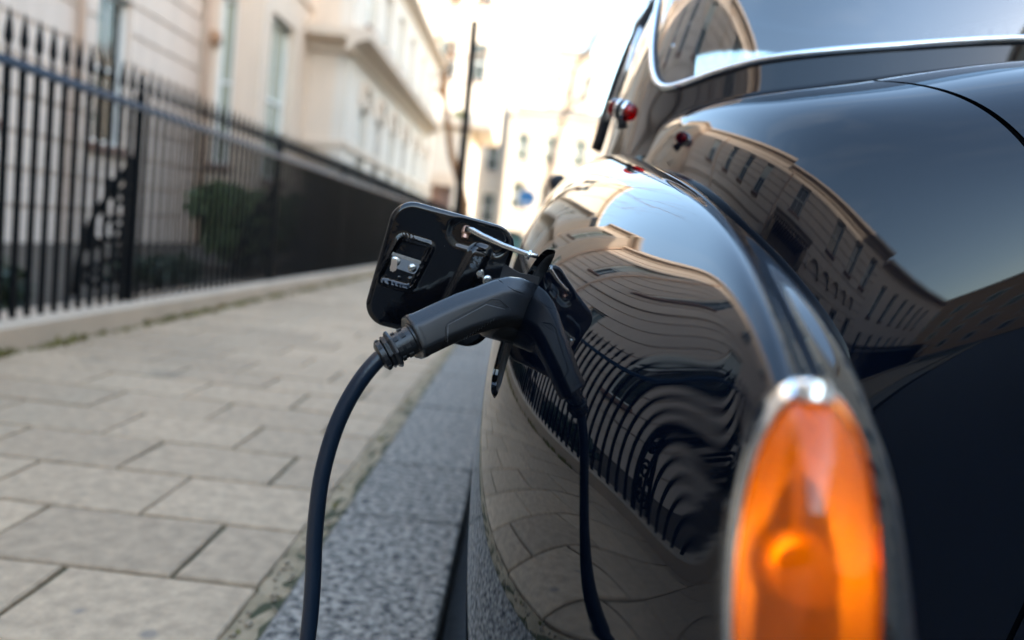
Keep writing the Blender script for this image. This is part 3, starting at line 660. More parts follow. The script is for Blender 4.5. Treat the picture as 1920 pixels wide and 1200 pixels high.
def surf_mesh(name, V, Fc, N, m, parent):
    me = bpy.data.meshes.new(name); me.from_pydata([tuple(p) for p in V], [], Fc); me.update()
    me.materials.append(m); me.polygons.foreach_set('use_smooth', [True]*len(me.polygons))
    me.normals_split_custom_set_from_vertices([tuple(n) for n in N])
    return L(parent, link(name, me, None))
# control lines (bottom of flank -> wing crest -> valley -> boot centre), stations nose -> tail
Yd = None
LN = [
 [(.45,5.3,.05),(.25,5.2,.02),(.12,4.6,.0),(.08,3.7,0),(.075,2.9,0),(.06,2.3,0),(.03,1.9,0),(.0,1.55,0),(-.01,1.25,0),(.0,1.0,0),(.04,.82,0),(.09,.7,0),(.14,.6,.0),(.155,.57,0),(.16,.56,0),(.165,.55,0),(.17,.545,0)],
 [(.45,5.34,.2),(.2,5.2,.2),(.09,4.6,.22),(.06,3.7,.22),(.055,2.9,.22),(.035,2.3,.22),(.0,1.9,.22),(-.03,1.55,.22),(-.038,1.25,.22),(-.018,1.0,.22),(.022,.82,.22),(.070,.68,.22),(.11,.57,.21),(.14,.52,.17),(.155,.505,.12),(.165,.50,.07),(.175,.5,0)],
 [(.45,5.36,.4),(.2,5.2,.42),(.085,4.6,.42),(.055,3.7,.42),(.05,2.9,.42),(.03,2.3,.42),(-.008,1.9,.42),(-.04,1.55,.42),(-.052,1.25,.42),(-.035,1.0,.42),(.002,.82,.42),(.048,.68,.42),(.10,.57,.41),(.135,.5,.36),(.155,.475,.27),(.17,.47,.15),(.18,.47,0)],
 [(.45,5.36,.6),(.2,5.2,.62),(.09,4.6,.62),(.06,3.7,.62),(.055,2.9,.62),(.04,2.3,.62),(.005,1.9,.63),(-.03,1.55,.63),(-.045,1.25,.63),(-.035,1.0,.63),(-.003,.82,.62),(.035,.68,.61),(.075,.565,.59),(.14,.49,.54),(.155,.455,.43),(.175,.45,.25),(.19,.45,0)],
 [(.45,5.34,.75),(.22,5.2,.78),(.11,4.6,.8),(.08,3.7,.82),(.075,2.9,.84),(.06,2.3,.85),(.03,1.9,.85),(-.005,1.55,.84),(-.015,1.25,.825),(.008,1.0,.80),(.044,.82,.782),(.080,.68,.755),(.111,.56,.71),(.145,.48,.63),(.16,.445,.53),(.18,.435,.32),(.195,.44,0)],
 [(.47,5.3,.86),(.28,5.15,.9),(.16,4.6,.93),(.12,3.7,.95),(.11,2.9,.97),(.10,2.3,.975),(.075,1.9,.965),(.06,1.55,.95),(.066,1.25,.922),(.099,1.0,.887),(.128,.82,.857),(.145,.68,.825),(.153,.555,.78),(.155,.475,.70),(.165,.437,.60),(.185,.425,.38),(.2,.43,0)],
 [(.5,5.25,.92),(.35,5.1,.96),(.24,4.6,.99),(.19,3.7,1.0),(.17,2.9,1.02),(.155,2.3,1.02),(.14,1.9,1.01),(.13,1.55,.995),(.155,1.25,.955),(.175,1.0,.915),(.18,.82,.88),(.178,.68,.845),(.17,.55,.80),(.17,.47,.735),(.177,.43,.63),(.195,.42,.42),(.21,.425,0)],
 [(.53,5.2,.95),(.42,5.05,.98),(.3,4.6,1.01),(.24,3.7,1.03),(.21,2.9,1.05),(.195,2.3,1.045),(.18,1.9,1.03),(.185,1.55,1.0),(.207,1.25,.94),(.222,1.0,.882),(.224,.82,.835),(.217,.68,.793),(.207,.555,.745),(.205,.485,.70),(.213,.455,.6),(.225,.445,.4),(.235,.45,0)],
 [(.57,5.2,.97),(.48,5.05,1.0),(.38,4.6,1.04),(.3,3.7,1.06),(.25,2.9,1.07),(.22,2.3,1.06),(.205,1.9,1.04),(.215,1.56,.985),(.238,1.36,.90),(.250,1.20,.82),(.256,1.11,.755),(.262,1.06,.70),(.267,1.03,.64),(.272,1.01,.57),(.276,1.01,.47),(.28,1.01,.3),(.285,1.01,0)],
 [(.62,5.22,.98),(.55,5.08,1.01),(.47,4.6,1.06),(.38,3.7,1.09),(.29,2.9,1.09),(.245,2.3,1.085),(.222,1.9,1.07),(.230,1.56,1.04),(.250,1.36,.995),(.266,1.20,.945),(.275,1.11,.885),(.280,1.06,.80),(.285,1.03,.70),(.29,1.01,.59),(.295,1.01,.47),(.30,1.01,.3),(.30,1.01,0)],
 [(.67,5.25,.99),(.62,5.1,1.02),(.57,4.6,1.08),(.48,3.7,1.12),(.36,2.9,1.11),(.29,2.3,1.11),(.245,1.9,1.105),(.252,1.56,1.098),(.278,1.37,1.088),(.316,1.20,1.060),(.352,1.08,1.02),(.372,1.005,.92),(.374,.945,.75),(.374,.935,.60),(.374,.955,.45),(.374,.97,.28),(.374,.97,0)],
 [(.73,5.27,1.0),(.71,5.12,1.03),(.68,4.6,1.1),(.62,3.7,1.15),(.5,2.9,1.13),(.42,2.3,1.13),(.37,1.9,1.13),(.39,1.56,1.126),(.45,1.32,1.118),(.497,1.11,1.077),(.545,.985,1.032),(.605,.892,.95),(.68,.858,.79),(.71,.88,.64),(.71,.905,.48),(.64,.92,.28),(.64,.92,0)],
 [(.78,5.28,1.0),(.77,5.13,1.035),(.76,4.6,1.11),(.74,3.7,1.16),(.7,2.9,1.14),(.62,2.3,1.14),(.59,1.9,1.15),(.60,1.55,1.165),(.64,1.29,1.16),(.67,1.07,1.13),(.70,.91,1.08),(.73,.835,.96),(.77,.838,.80),(.785,.868,.65),(.785,.892,.48),(.75,.905,.28),(.75,.905,0)],
 [(.84,5.29,1.0),(.84,5.14,1.04),(.84,4.6,1.115),(.84,3.7,1.165),(.84,2.9,1.15),(.84,2.3,1.15),(.84,1.9,1.16),(.84,1.55,1.185),(.84,1.28,1.175),(.84,1.05,1.145),(.84,.88,1.095),(.84,.812,.97),(.84,.83,.81),(.84,.865,.65),(.84,.89,.48),(.84,.90,.28),(.84,.90,0)],
]
LN = np.array(LN); CXC = .84
# groove between the lamp nacelle and the outer shoulder of the wing
LN = np.insert(LN, 7, (LN[6]+LN[7])/2, axis=0)
def setp(l, k, *p): LN[l, k] = p
for k, a in ((10, (.204, .82, .853)), (11, (.199, .685, .808)), (12, (.200, .565, .757)), (13, (.205, .464, .688)), (14, (.209, .428, .612)), (15, (.216, .402, .48)), (16, (.23, .40, 0))): setp(7, k, *a)
for k, a in ((10, (.226, .83, .846)), (11, (.222, .69, .812)), (12, (.230, .565, .770)), (13, (.241, .472, .700)), (14, (.243, .425, .628)), (15, (.250, .388, .52)), (16, (.255, .38, 0))): setp(8, k, *a)
for k, x in ((11, .268), (12, .282), (13, .296), (14, .305), (15, .31), (16, .312)): LN[9, k, 0] = x; LN[10, k, 0] = max(LN[10, k, 0], x+.012)
setp(5, 12, .146, .553, .788);  setp(5, 13, .148, .44, .722); LN[7, 13, 2] = .70
for l, a13, a14, a15, a16 in ((3, (.107, .48, .55), (.130, .445, .44), (.145, .445, .25), (.16, .45, 0)), (4, (.138, .46, .64), (.144, .424, .54), (.152, .418, .32), (.165, .42, 0)),
                    (5, (.148, .44, .720), (.158, .406, .61), (.167, .402, .38), (.18, .405, 0)), (6, (.175, .436, .735), (.183, .398, .64), (.193, .392, .42), (.2, .395, 0))):
    for k, a in ((13, a13), (14, a14), (15, a15), (16, a16)): setp(l, k, *a)
# back of the outer shoulder
LN = np.insert(LN, 9, (LN[8]+LN[9])/2, axis=0)
for k in range(10, 17): setp(9, k, LN[8, k, 0]+.020, LN[8, k, 1]+.014, LN[8, k, 2]-.018*(k < 16))
mirr = LN[:-1][::-1].copy(); mirr[:, :, 0] = 2*CXC-mirr[:, :, 0]
body_s = Surf(np.concatenate([LN, mirr]))              # axis 0: lines, axis 1: stations
NL, NS = body_s.C.shape[:2]; LID_A, LID_B = 13, NL-1-13; LID_S = 8
dl = [20]*15+[14]*2+[8]*(NL-1-15); ds = [4, 4, 4, 6, 8, 10, 16, 20, 24, 24, 22, 20, 18, 16, 12, 8]
ta, tb = bmat_(NL, dl), bmat_(NS, ds)
V = body_s.grid(ta, tb); N = np.cross(body_s.grid(ta, tb, 1, 0), body_s.grid(ta, tb, 0, 1)); N /= np.linalg.norm(N, axis=2)[..., None]
if N[20, 200][0] > 0: N = -N
# charge opening: rounded rectangle on the flank, in (y, z)
OY, OZ, OA, OB, OR = .962, .700, .047, .095, .032
def rr_sd(y, z):
    qx, qz = abs(y-OY)-(OA-OR), abs(z-OZ)-(OB-OR); return math.hypot(max(qx, 0), max(qz, 0))+min(max(qx, qz), 0)-OR
na, nb_ = len(ta), len(tb); idx = lambda i, j: i*nb_+j
bodyF, lidF = [], []
cutv = set(); keepv = set()
for i in range(na-1):
    am = (ta[i]+ta[i+1])/2
    for j in range(nb_-1):
        bmid = (tb[j]+tb[j+1])/2
        q = (idx(i, j), idx(i, j+1), idx(i+1, j+1), idx(i+1, j))
        if LID_A < am < LID_B and bmid > LID_S: lidF.append(q); continue
        if am < 6 and 7 < bmid < 12:
            c = (V[i, j]+V[i+1, j]+V[i, j+1]+V[i+1, j+1])/4
            if rr_sd(c[1], c[2]) < 0: cutv |= set(q); continue
            keepv |= set(q)
        bodyF.append(q)
Vf = V.reshape(-1, 3).copy(); Nf = N.reshape(-1, 3).copy()
rimv = cutv & keepv
for k in rimv:
    i, j = divmod(k, nb_); y, z = Vf[k][1], Vf[k][2]
    for _ in range(12):
        d = rr_sd(y, z); e = 1e-4; gy, gz = (rr_sd(y+e, z)-d)/e, (rr_sd(y, z+e)-d)/e; y -= d*gy*.9; z -= d*gz*.9
    x = body_s.inv((y, z), (1, 2), ta[i], tb[j]); Vf[k] = body_s.ev([x[0]], [x[1]])[0]
    n = np.cross(body_s.ev([x[0]], [x[1]], 1, 0)[0], body_s.ev([x[0]], [x[1]], 0, 1)[0]); n /= np.linalg.norm(n); Nf[k] = n if n[0] < 0 else -n
def submesh(name, faces, m, parent, V_=None, N_=None):
    V_ = Vf if V_ is None else V_; N_ = Nf if N_ is None else N_
    used = sorted({k for f in faces for k in f}); mp_ = {k: i for i, k in enumerate(used)}
    return surf_mesh(name, V_[used], [tuple(mp_[k] for k in f) for f in faces], N_[used], m, parent)
# make winding agree with the normals
f0 = bodyF[0]; 
def orient(fs):
    a, b, c = Vf[fs[len(fs)//2][0]], Vf[fs[len(fs)//2][1]], Vf[fs[len(fs)//2][2]]
    return [q[::-1] for q in fs] if np.cross(b-a, c-b) @ Nf[fs[len(fs)//2][0]] < 0 else fs
bodyF, lidF = orient(bodyF), orient(lidF)
body = submesh('body', bodyF, M['paint'], car)
# boot lid: same surface, its border drawn in by the shut gap and folded under
Vl = Vf.copy(); bord = []
iA = [i for i in range(na) if LID_A-1e-6 <= ta[i] <= LID_B+1e-6]; j0 = min(j for j in range(nb_) if tb[j] >= LID_S-1e-6)
GAP = .0075
def pull(k, k2): 
    d = Vf[k2]-Vf[k]; return Vf[k]+d/np.linalg.norm(d)*GAP
for i in iA[1:-1]: Vl[idx(i, j0)] = pull(idx(i, j0), idx(i, j0+1))
for j in range(j0+1, nb_):
    Vl[idx(iA[0], j)] = pull(idx(iA[0], j), idx(iA[0]+1, j)); Vl[idx(iA[-1], j)] = pull(idx(iA[-1], j), idx(iA[-1]-1, j))
for i_, i2 in ((iA[0], iA[0]+1), (iA[-1], iA[-1]-1)):
    k = idx(i_, j0); Vl[k] = Vf[k]+(pull(k, idx(i2, j0))-Vf[k])+(pull(k, idx(i_, j0+1))-Vf[k])
loop = [idx(iA[0], j) for j in range(nb_-1, j0, -1)]+[idx(i, j0) for i in iA]+[idx(iA[-1], j) for j in range(j0+1, nb_)]
lid = submesh('boot_lid', lidF, M['paint'], car, Vl)
lm = MB(); lm.rings([[Vl[k]-Nf[k]*d for k in loop] for d in (0, .014)], False, False, closed=False); L(lid, lm.build('lid_edge', M['paint'], None, True))
lm = MB(); lm.rings([[Vf[k]-Nf[k]*d for k in loop] for d in (0, .016)], False, False, closed=False)
lm.rings([[Vf[k]-Nf[k]*.016 for k in loop], [Vl[k]-Nf[k]*.016+(Vl[k]-Vf[k])*3 for k in loop]], False, False, closed=False)
L(car, lm.build('lid_gutter', M['rubber'], None, True))
# charge opening: returned lip, recess and socket
pts = sorted(rimv, key=lambda k: math.atan2(Vf[k][2]-OZ, Vf[k][1]-OY))
inw = -np.mean([Nf[k] for k in pts], axis=0); inw /= np.linalg.norm(inw)
ocn = np.mean([Vf[k] for k in pts], axis=0)
def ring_in(d, s): return [Vf[k]+inw*d+(ocn-Vf[k])*s for k in pts]
port = L(car, MB().rings([ring_in(0, 0), ring_in(.002, .006), ring_in(.014, .012), ring_in(.016, .05), ring_in(.075, .07)], False, True).build('charge_recess', M['paint_in'], None, True, auto=60))
L(port, MB().rings([ring_in(.010, .016), ring_in(.006, .05), ring_in(.010, .085), ring_in(.02, .085)], False, False).build('recess_seal', M['rubber'], None, True))
oax = inw
sock = ocn+inw*.012+np.array([0, 0, .012])
L(port, MB().lathe(sock, oax, [(.036, .064), (.036, 0), (.031, 0), (.030, .03), (.0, .03)], 30, False, False).build('socket', M['plastic'], None, True, auto=40))

# ---- cabin
hp = [(.84,1.36),(.66,1.372),(.50,1.402),(.365,1.462),(.268,1.55),(.212,1.68),(.186,1.95),(.184,2.3),(.20,2.6),(.255,2.88),(.45,3.04),(.84,3.14)]
loop_p = hp+[(2*CXC-x, y) for x, y in hp[-2:0:-1]]
rows = [(1.0,-.05,-.14,-.03),(1.08,-.02,-.06,-.012),(1.16,.002,.01,0),(1.25,.024,.06,.018),(1.35,.055,.12,.042),(1.44,.095,.19,.075),(1.515,.16,.28,.12),(1.57,.31,.40,.21),(1.605,.66,.55,.36),(1.62,.82,.74,.54),(1.625,.94,.94,.66)]
CC = []
for (x, y) in loop_p:
    t = (y-1.36)/(3.14-1.36); CC.append([(CXC+(x-CXC)*(1-ins/.66), y+ry*(1-t)-fy*t, z) for z, ry, fy, ins in rows])
cab = Surf(CC, per=True); NP = len(loop_p)
sa = np.linspace(0, NP, 330)[:-1]; sb = np.linspace(0, len(rows)-1, 110)
CV = cab.grid(sa, sb)
cen = np.array([CXC, 2.2, 1.25])
def cab_pt(a, b, off=0.0):
    p = cab.ev(a, b); n = cab.nrm(a, b); s_ = np.sign(np.einsum('pk,pk->p', n, p-cen)); return p+n*s_[:, None]*off, n*s_[:, None]
def cab_poly(targets, axes, guess):
    out = []
    for t, g in zip(targets, guess): out.append(cab.inv(t, axes, *g))
    return np.array(out)
def chaikin(pts, n=2):
    for _ in range(n):
        q = []
        for i in range(len(pts)):
            a, b = np.array(pts[i]), np.array(pts[(i+1) % len(pts)]); q += [a*.75+b*.25, a*.25+b*.75]
        pts = q
    return pts
def proj(p):
    c = CM @ (np.asarray(p)-np.array([0, 0, CH])); return np.array([960+1450*c[0]/c[2], 600-1450*c[1]/c[2]])
def cab_px(px, py, g):
    x = np.array(g, float)
    for _ in range(40):
        p = cab.ev([x[0]], [x[1]])[0]; e = np.array([px, py])-proj(p); J = np.zeros((2, 2))
        for k in range(2):
            d = np.zeros(2); d[k] = 1e-4; y = x+d; J[:, k] = (proj(cab.ev([y[0]], [y[1]])[0])-proj(p))/1e-4
        x += np.clip(np.linalg.lstsq(J, e, rcond=None)[0], -.4, .4)
    return x
_px = [(1920,75),(1830,78),(1750,83),(1650,90),(1530,100),(1470,107),(1420,115),(1350,135),(1300,153),(1268,163),(1250,165),(1238,159),(1230,145),(1226,120),(1226,80),(1231,40),(1238,0),(1247,-50),(1258,-95),(1280,-122),(1330,-138),(1450,-146),(1650,-150)]
lh, g_ = [], (0.4, 2.8)
for a_, b_ in _px: g_ = cab_px(a_, b_, g_); lh.append(g_)
lh = np.array([(0, lh[0][1]+.02)]+lh+[(0, lh[-1][1]+.1)])
rear_poly = np.concatenate([lh, np.stack([NP-lh[-2:0:-1, 0], lh[-2:0:-1, 1]], 1)]); rear_poly[rear_poly[:, 0] > NP/2, 0] -= NP
def in_poly(a, b, poly):
    c = False; j = len(poly)-1
    for i in range(len(poly)):
        if (poly[i][1] > b) != (poly[j][1] > b) and a < (poly[j][0]-poly[i][0])*(b-poly[i][1])/(poly[j][1]-poly[i][1])+poly[i][0]: c = not c
        j = i
    return c
ctr_w = np.array([NP/2.0, 3.7])
wind_poly = np.array(chaikin([(NP/2-1.55, 2.15), (NP/2+1.55, 2.15), (NP/2+1.4, 6.6), (NP/2-1.4, 6.6)], 3))
sideL = np.array(chaikin([(6.2, 1.7), (8.9, 1.7), (8.6, 5.0), (6.4, 5.0)], 2)); sideR = np.stack([NP-sideL[:, 0], sideL[:, 1]], 1)[::-1]
polys = [rear_poly, wind_poly, sideL, sideR]
shr = []
for pz in polys:
    c = pz.mean(0); shr.append(c+(pz-c)*np.array([.985, .965]))
cf = []; n_s, n_b = len(sa), len(sb)
for i in range(n_s):
    a = (sa[i]+(sa[i+1] if i+1 < n_s else NP))/2
    for j in range(n_b-1):
        b = (sb[j]+sb[j+1])/2
        if any(in_poly(a-NP if (k == 0 and a > NP/2) else a, b, pz) for k, pz in enumerate(shr)): continue
        cf.append((i*n_b+j, ((i+1) % n_s)*n_b+j, ((i+1) % n_s)*n_b+j+1, i*n_b+j+1))
A_, B_ = np.meshgrid(sa, sb, indexing='ij'); _, CN = cab_pt(A_.ravel(), B_.ravel())
CN[np.abs(B_.ravel()-(len(rows)-1)) < .4] = (0, 0, 1)
Vc = CV.reshape(-1, 3)
q = cf[0]
if np.cross(Vc[q[1]]-Vc[q[0]], Vc[q[2]]-Vc[q[1]]) @ CN[q[0]] < 0: cf = [q[::-1] for q in cf]
cabin = surf_mesh('cabin', Vc, cf, CN, M['paint'], car)
def dense(poly, k=3):
    o = []
    n = len(poly)
    for i in range(n):
        p0, p1, p2, p3 = poly[i-1], poly[i], poly[(i+1) % n], poly[(i+2) % n]
        for t in np.arange(k)/k: o.append(.5*((2*p1)+(-p0+p2)*t+(2*p0-5*p1+4*p2-p3)*t*t+(-p0+3*p1-3*p2+p3)*t**3))
    return np.array(o)
def glazing(name, poly, tr, seal=True, glass='glass'):
    dp = dense(poly, 3); c = dp.mean(0); rings_, nn = [], []
    for s_ in np.linspace(0, 1.0, 22)[1:]:
        p, n = cab_pt(c[0]+(dp[:, 0]-c[0])*s_, c[1]+(dp[:, 1]-c[1])*s_, .001); rings_.append(p); nn.append(n)
    m = MB(); m.rings(rings_, True, False); g = surf_mesh(name, np.array(m.v), m.f, np.concatenate(nn), M[glass], car)
    p, n = cab_pt(dp[:, 0], dp[:, 1], .003)
    path = list(p)+[p[0], p[1]]
    L(g, MB().tube(path, tr, 12, False).build('window_trim', M['chrome'], None, True))
    if seal:
        s2 = .975; p, n = cab_pt(c[0]+(dp[:, 0]-c[0])*.988, c[1]+(dp[:, 1]-c[1])*.965, .001); L(g, MB().tube(list(p)+[p[0], p[1]], .0045, 8, False).build('window_seal', M['rubber'], None, True))
    return g
glazing('rear_window', rear_poly, .0075); glazing('windscreen', wind_poly, .007, False); glazing('side_window', sideL, .006, False); glazing('side_window', sideR, .006, False)
# inside trim seen through the rear window
trm = MB()
R = []
for z, dy, dx in ((1.12, 0, 0), (1.2, .03, 0), (1.3, .09, .01), (1.4, .16, .03), (1.47, .24, .05)):
    R.append([(.225+dx, 1.72+dy, z), (.27+dx, 1.665+dy, z), (.312+dx, 1.64+dy, z), (.312+dx, 1.66+dy, z), (.27+dx, 1.70+dy, z)])
trm.rings(R); tr_ = L(car, trm.build('pillar_trim', M['trim'], None, True, auto=40))
bp_ = P(1262, 87, 1.70)
L(tr_, MB().lathe(bp_, (-.4, -1, 0), [(.006, -.004), (.006, .002), (.003, .005)], 12).build('trim_button', M['chrome'], None, True))
sm = MB()
sm.bbox(.28, 1.40, 1.70, 1.92, .5, 1.13, .05); L(car, sm.build('rear_seat', M['trim'], None, bevel=.03))
for x in (.34, .90): L(car, MB().bbox(x, x+.46, 2.25, 2.42, .5, 1.26, .05).build('front_seat', M['trim'], None, bevel=.03))
L(car, MB().box(.12, 1.56, .75, 4.2, .0, .04).build('floor_pan', M['trim'], None))
# drip rail and door frame at the cabin corner
pa = [cab_pt([6.75-.10*t], [1.0+5.0*t], .004)[0][0] for t in np.linspace(0, 1, 14)]
L(car, MB().tube(pa, .017, 8).build('door_frame', M['rubber'], None, True))
# ---- lamps
lc = P(1508, 1140, .398); ln = np.array([-.06, -1, .10]); ln /= np.linalg.norm(ln)
lu = np.array([-.075, .12, 1.0]); lu -= ln*(lu@ln); lu /= np.linalg.norm(lu); lr = np.cross(lu, ln); lr = -lr if lr[0] < 0 else lr
HW, HH = .0372, .113
def oval(s, d, n=64, dz=0.0, sq=1.0):
    o = []
    for t in np.linspace(0, 2*math.pi, n, endpoint=False):
        a, b = math.cos(t), math.sin(t); a = math.copysign(abs(a)**.93, a); b = math.copysign(abs(b)**.94, b); tap = 1.0
        o.append(lc+lr*HW*s*a*tap+lu*(HH*s*b+dz)+ln*d)
    return o
lamp = L(car, MB().rings([oval(1.06, -.030), oval(1.085, -.012), oval(1.08, -.004), oval(1.055, .002), oval(1.04, .003), oval(1.0, -.002), oval(.98, -.008)], False, False).build('tail_lamp', M['chrome'], None, True, auto=70))
prof = [(1.0, .0), (.97, .010), (.88, .020), (.72, .028), (.5, .033), (.25, .0355), (.06, .036)]
L(lamp, MB().rings([oval(s, d) for s, d in prof], False, True).build('lens', M['amber'], None, True))
L(lamp, MB().rings([oval(s, d) for s, d in ((.99, -.002), (.95, -.014), (.8, -.022), (.5, -.026), (.1, -.027))], False, True).build('reflector', M['reflector'], None, True))
bp0 = lc+lu*.030-ln*.026
L(lamp, MB().lathe(bp0-lu*.012, ln, [(.020, 0), (.020, .010), (.012, .012), (.012, .020)], 20).build('bulb_holder', M['brass'], None, True, auto=40))
L(lamp, MB().lathe(bp0-lu*.012+ln*.018, ln, [(.006, 0), (.010, .006), (.011, .012), (.008, .018), (.002, .021)], 16).build('bulb', M['bulb_glow'], None, True))
L(lamp, MB().lathe(bp0-lu*.012+ln*.018, ln, [(.0155, .008), (.0165, .014), (.0145, .019), (.008, .0215), (.001, .022)], 20, False, True).build('bulb_shield', M['reflector'], None, True))  # dome added to hide the glowing bulb and send its light onto the reflector
rb = [lc+lu*z+ln*(-.018) for z in np.linspace(-.05, .09, 8)]
L(lamp, MB().tube(rb, .0022, 6).build('reflector_rib', M['chrome'], None, True))
cap_ = [lc+lu*(HH*1.12)+ln*.0]
L(lamp, MB().rings([[lc+lr*x*s+lu*(HH*1.10+dz)+ln*d for x, dz in ((-.010, -.013), (-.008, -.005), (-.005, -.002), (.005, -.002), (.008, -.005), (.010, -.013))] for s, d in ((1.1, -.016), (1.05, .002), (.9, .010), (.6, .012))]).build('bezel_cap', M['chrome'], None, True, auto=50))
# the lamp on the far wing is the mirror image of this one
def mirrored(o, par):
    me = o.data.copy(); co_ = np.empty(len(me.vertices)*3); me.vertices.foreach_get('co', co_); co_ = co_.reshape(-1, 3)
    co_[:, 0] = 2*CXC-co_[:, 0]; me.vertices.foreach_set('co', co_.ravel()); me.flip_normals(); me.update()
    n = bpy.data.objects.new(o.name.split('.')[0], me); COL.objects.link(n); n.parent = par; return n
lamp2 = L(car, mirrored(lamp, None))
for ch in list(lamp.children): L(lamp2, mirrored(ch, None))
bu = [(.30, .56, .02), (.45, .53, .02), (.84, .52, .02), (1.23, .53, .02), (1.38, .56, .02)]
L(car, MB().tube(bu, .045, 12, flat=.5).build('rear_bumper', M['chrome'], None, True))
L(car, MB().bbox(.27, 1.41, .66, .99, -.02, .18, .05).build('rear_valance', M['rubber'], None, bevel=.02))
# double ended marker lamp on the shoulder
mc = P(1167, 206, 1.58); ma = np.array([.84, -.50, -.26]); ma /= np.linalg.norm(ma)
mk = L(car, MB().lathe(mc, ma, [(.0185, -.011), (.020, -.009), (.020, -.005), (.0185, -.004), (.0185, .004), (.020, .005), (.020, .009), (.0185, .011)], 24).build('marker_lamp', M['chrome'], None, True, auto=40))
for s_ in (-1, 1):
    pr = [(.0183, .010), (.0185, .015), (.0165, .023), (.0115, .029), (.003, .0315)]
    L(mk, MB().lathe(mc, ma*s_, pr, 20, False, True).build('marker_lens', M['redlens'], None, True))
    L(mk, MB().lathe(mc, ma*s_, [(.013, .0125), (.010, .016), (.002, .018)], 16, True, True).build('marker_reflector', M['reflector'], None, True))
L(mk, MB().lathe(mc, ma, [(.0186, -.004), (.0192, -.003), (.0192, .003), (.0186, .004)], 24, False, False).build('band', M['rubber'], None, True))
L(mk, MB().lathe(mc+np.array([0, 0, -.014]), (0.25, .2, -1), [(.008, 0), (.009, .010), (.011, .022)], 14).build('stalk', M['rubber'], None, True))
# door mirror, handle, wheels, bumper
mr = P(1047, 344, 2.75)
L(car, MB().lathe(mr, (0, 1, .1), [(.018, -.03), (.03, -.025), (.034, 0), (.022, .05), (.004, .07)], 16).build('door_mirror', M['rubber'], None, True))
L(car, MB().tube([(.045, 2.45, .80), (.02, 2.5, .80), (.015, 2.56, .80), (.03, 2.62, .80)], .009, 8).build('door_handle', M['chrome'], None, True))
for yy in (1.55, 4.45):
    for xx in (.19, 1.49):
        wh = L(car, MB().lathe((xx, yy, .20), (1, 0, 0), [(.22, -.085), (.30, -.09), (.32, -.06), (.32, .06), (.30, .09), (.22, .085)], 32).build('wheel', M['tyre'], None, True, auto=50))
        L(wh, MB().lathe((xx, yy, .20), (-1 if xx < .8 else 1, 0, 0), [(.22, .07), (.2, .06), (.12, .08), (.02, .085)], 24, False, True).build('hubcap', M['chrome'], None, True))
bu = [(.10, .62, .17), (.14, .47, .17), (.24, .37, .17), (.5, .30, .17), (.84, .28, .17), (1.18, .30, .17), (1.44, .37, .17), (1.54, .47, .17), (1.58, .62, .17)]
fbu = [(.05, 5.0, .17), (.14, 5.35, .17), (.5, 5.5, .17), (.84, 5.52, .17), (1.18, 5.5, .17), (1.54, 5.35, .17), (1.63, 5.0, .17)]
L(car, MB().tube(fbu, .05, 12, flat=.5).build('front_bumper', M['chrome'], None, True))

# ---- open charge flap
FC = [P(742, 371, 1.005), P(975, 430, 1.03), P(906, 661, 1.03), P(677, 598, 1.005)]     # TL TR BR BL
fo = sum(FC)/4; fe = (FC[1]+FC[2]-FC[0]-FC[3]); fwid = np.linalg.norm(fe)/2; fe /= np.linalg.norm(fe)
fz = FC[0]+FC[1]-FC[2]-FC[3]; fhgt = np.linalg.norm(fz)/2; fn = np.cross(fe, fz); fn /= np.linalg.norm(fn); fz = np.cross(fn, fe); fz /= np.linalg.norm(fz)
if fn[1] > 0: fn = -fn; 
fz = fz if fz[2] > 0 else -fz
skew = ((FC[0]+FC[1]-FC[2]-FC[3])/2)@fe/2      # slant of the upright edges
def flap_uv(px, py):
    d = np.array([(px-960)/1450.0, -(py-600)/1450.0, 1.0]) @ CM; o = np.array([0, 0, CH]); t = ((fo-o)@fn)/(d@fn); q = o+d*t-fo; return q@fe, q@fz
def flap_pt(u, v, h): return fo+fe*u+fz*v+fn*h
hw, hh = fwid/2, fhgt/2
def rrect(px, py, w, h, r):
    qx, qy = abs(px)-(w-r), abs(py)-(h-r); return math.hypot(max(qx, 0), max(qy, 0))+min(max(qx, qy), 0)-r
LU = flap_uv(760, 492); RU = flap_uv(868, 530)
def sstep(a, b, x): t = min(max((x-a)/(b-a), 0), 1); return t*t*(3-2*t)
def flap_h(u, v):
    s_ = u-skew*v/hh                                 # unslant
    e = -rrect(s_, v, hw, hh, .030)                  # distance in from the edge
    h = .0065*math.sqrt(max(0, 1-(1-min(e/.007, 1))**2)) 
    # pressed frame round the latch
    d = rrect((u-LU[0])-.24*(v-LU[1]), v-LU[1], .0225, .0315, .007)
    h += .0034*math.exp(-(d/.0022)**2) - .004*sstep(.001, -.004, d)
    # pressed stiffening rib beside the hinge bracket
    d = rrect((u-RU[0])-.24*(v-RU[1]), v-RU[1], .013, .055, .008)
    h += .0045*sstep(.002, -.004, d)
    # broad shallow dish towards the top corner
    d = rrect(u-.035, v-.062, .040, .018, .017); h -= .0025*sstep(.003, -.004, d)
    h += .0010*math.sin(u*60+v*35)*math.exp(-((v-.03)/.05)**2)
    return h
fm = MB(); NR, NT = 46, 150
def flap_ring(k):
    o = []
    for t in np.linspace(0, 2*math.pi, NT, endpoint=False):
        c_, s_ = math.cos(t), math.sin(t); lo, hi = 0, .2
        for _ in range(24):
            mid = (lo+hi)/2
            if rrect(c_*mid, s_*mid, hw, hh, .030) < 0: lo = mid
            else: hi = mid
        o.append((c_*lo*k+skew*s_*lo*k/hh, s_*lo*k))
    return o
rg = [1-(1-.015)*((i/NR)**1.25) if i else 1.0 for i in range(NR+1)]
uvs = [flap_ring(k) for k in rg]
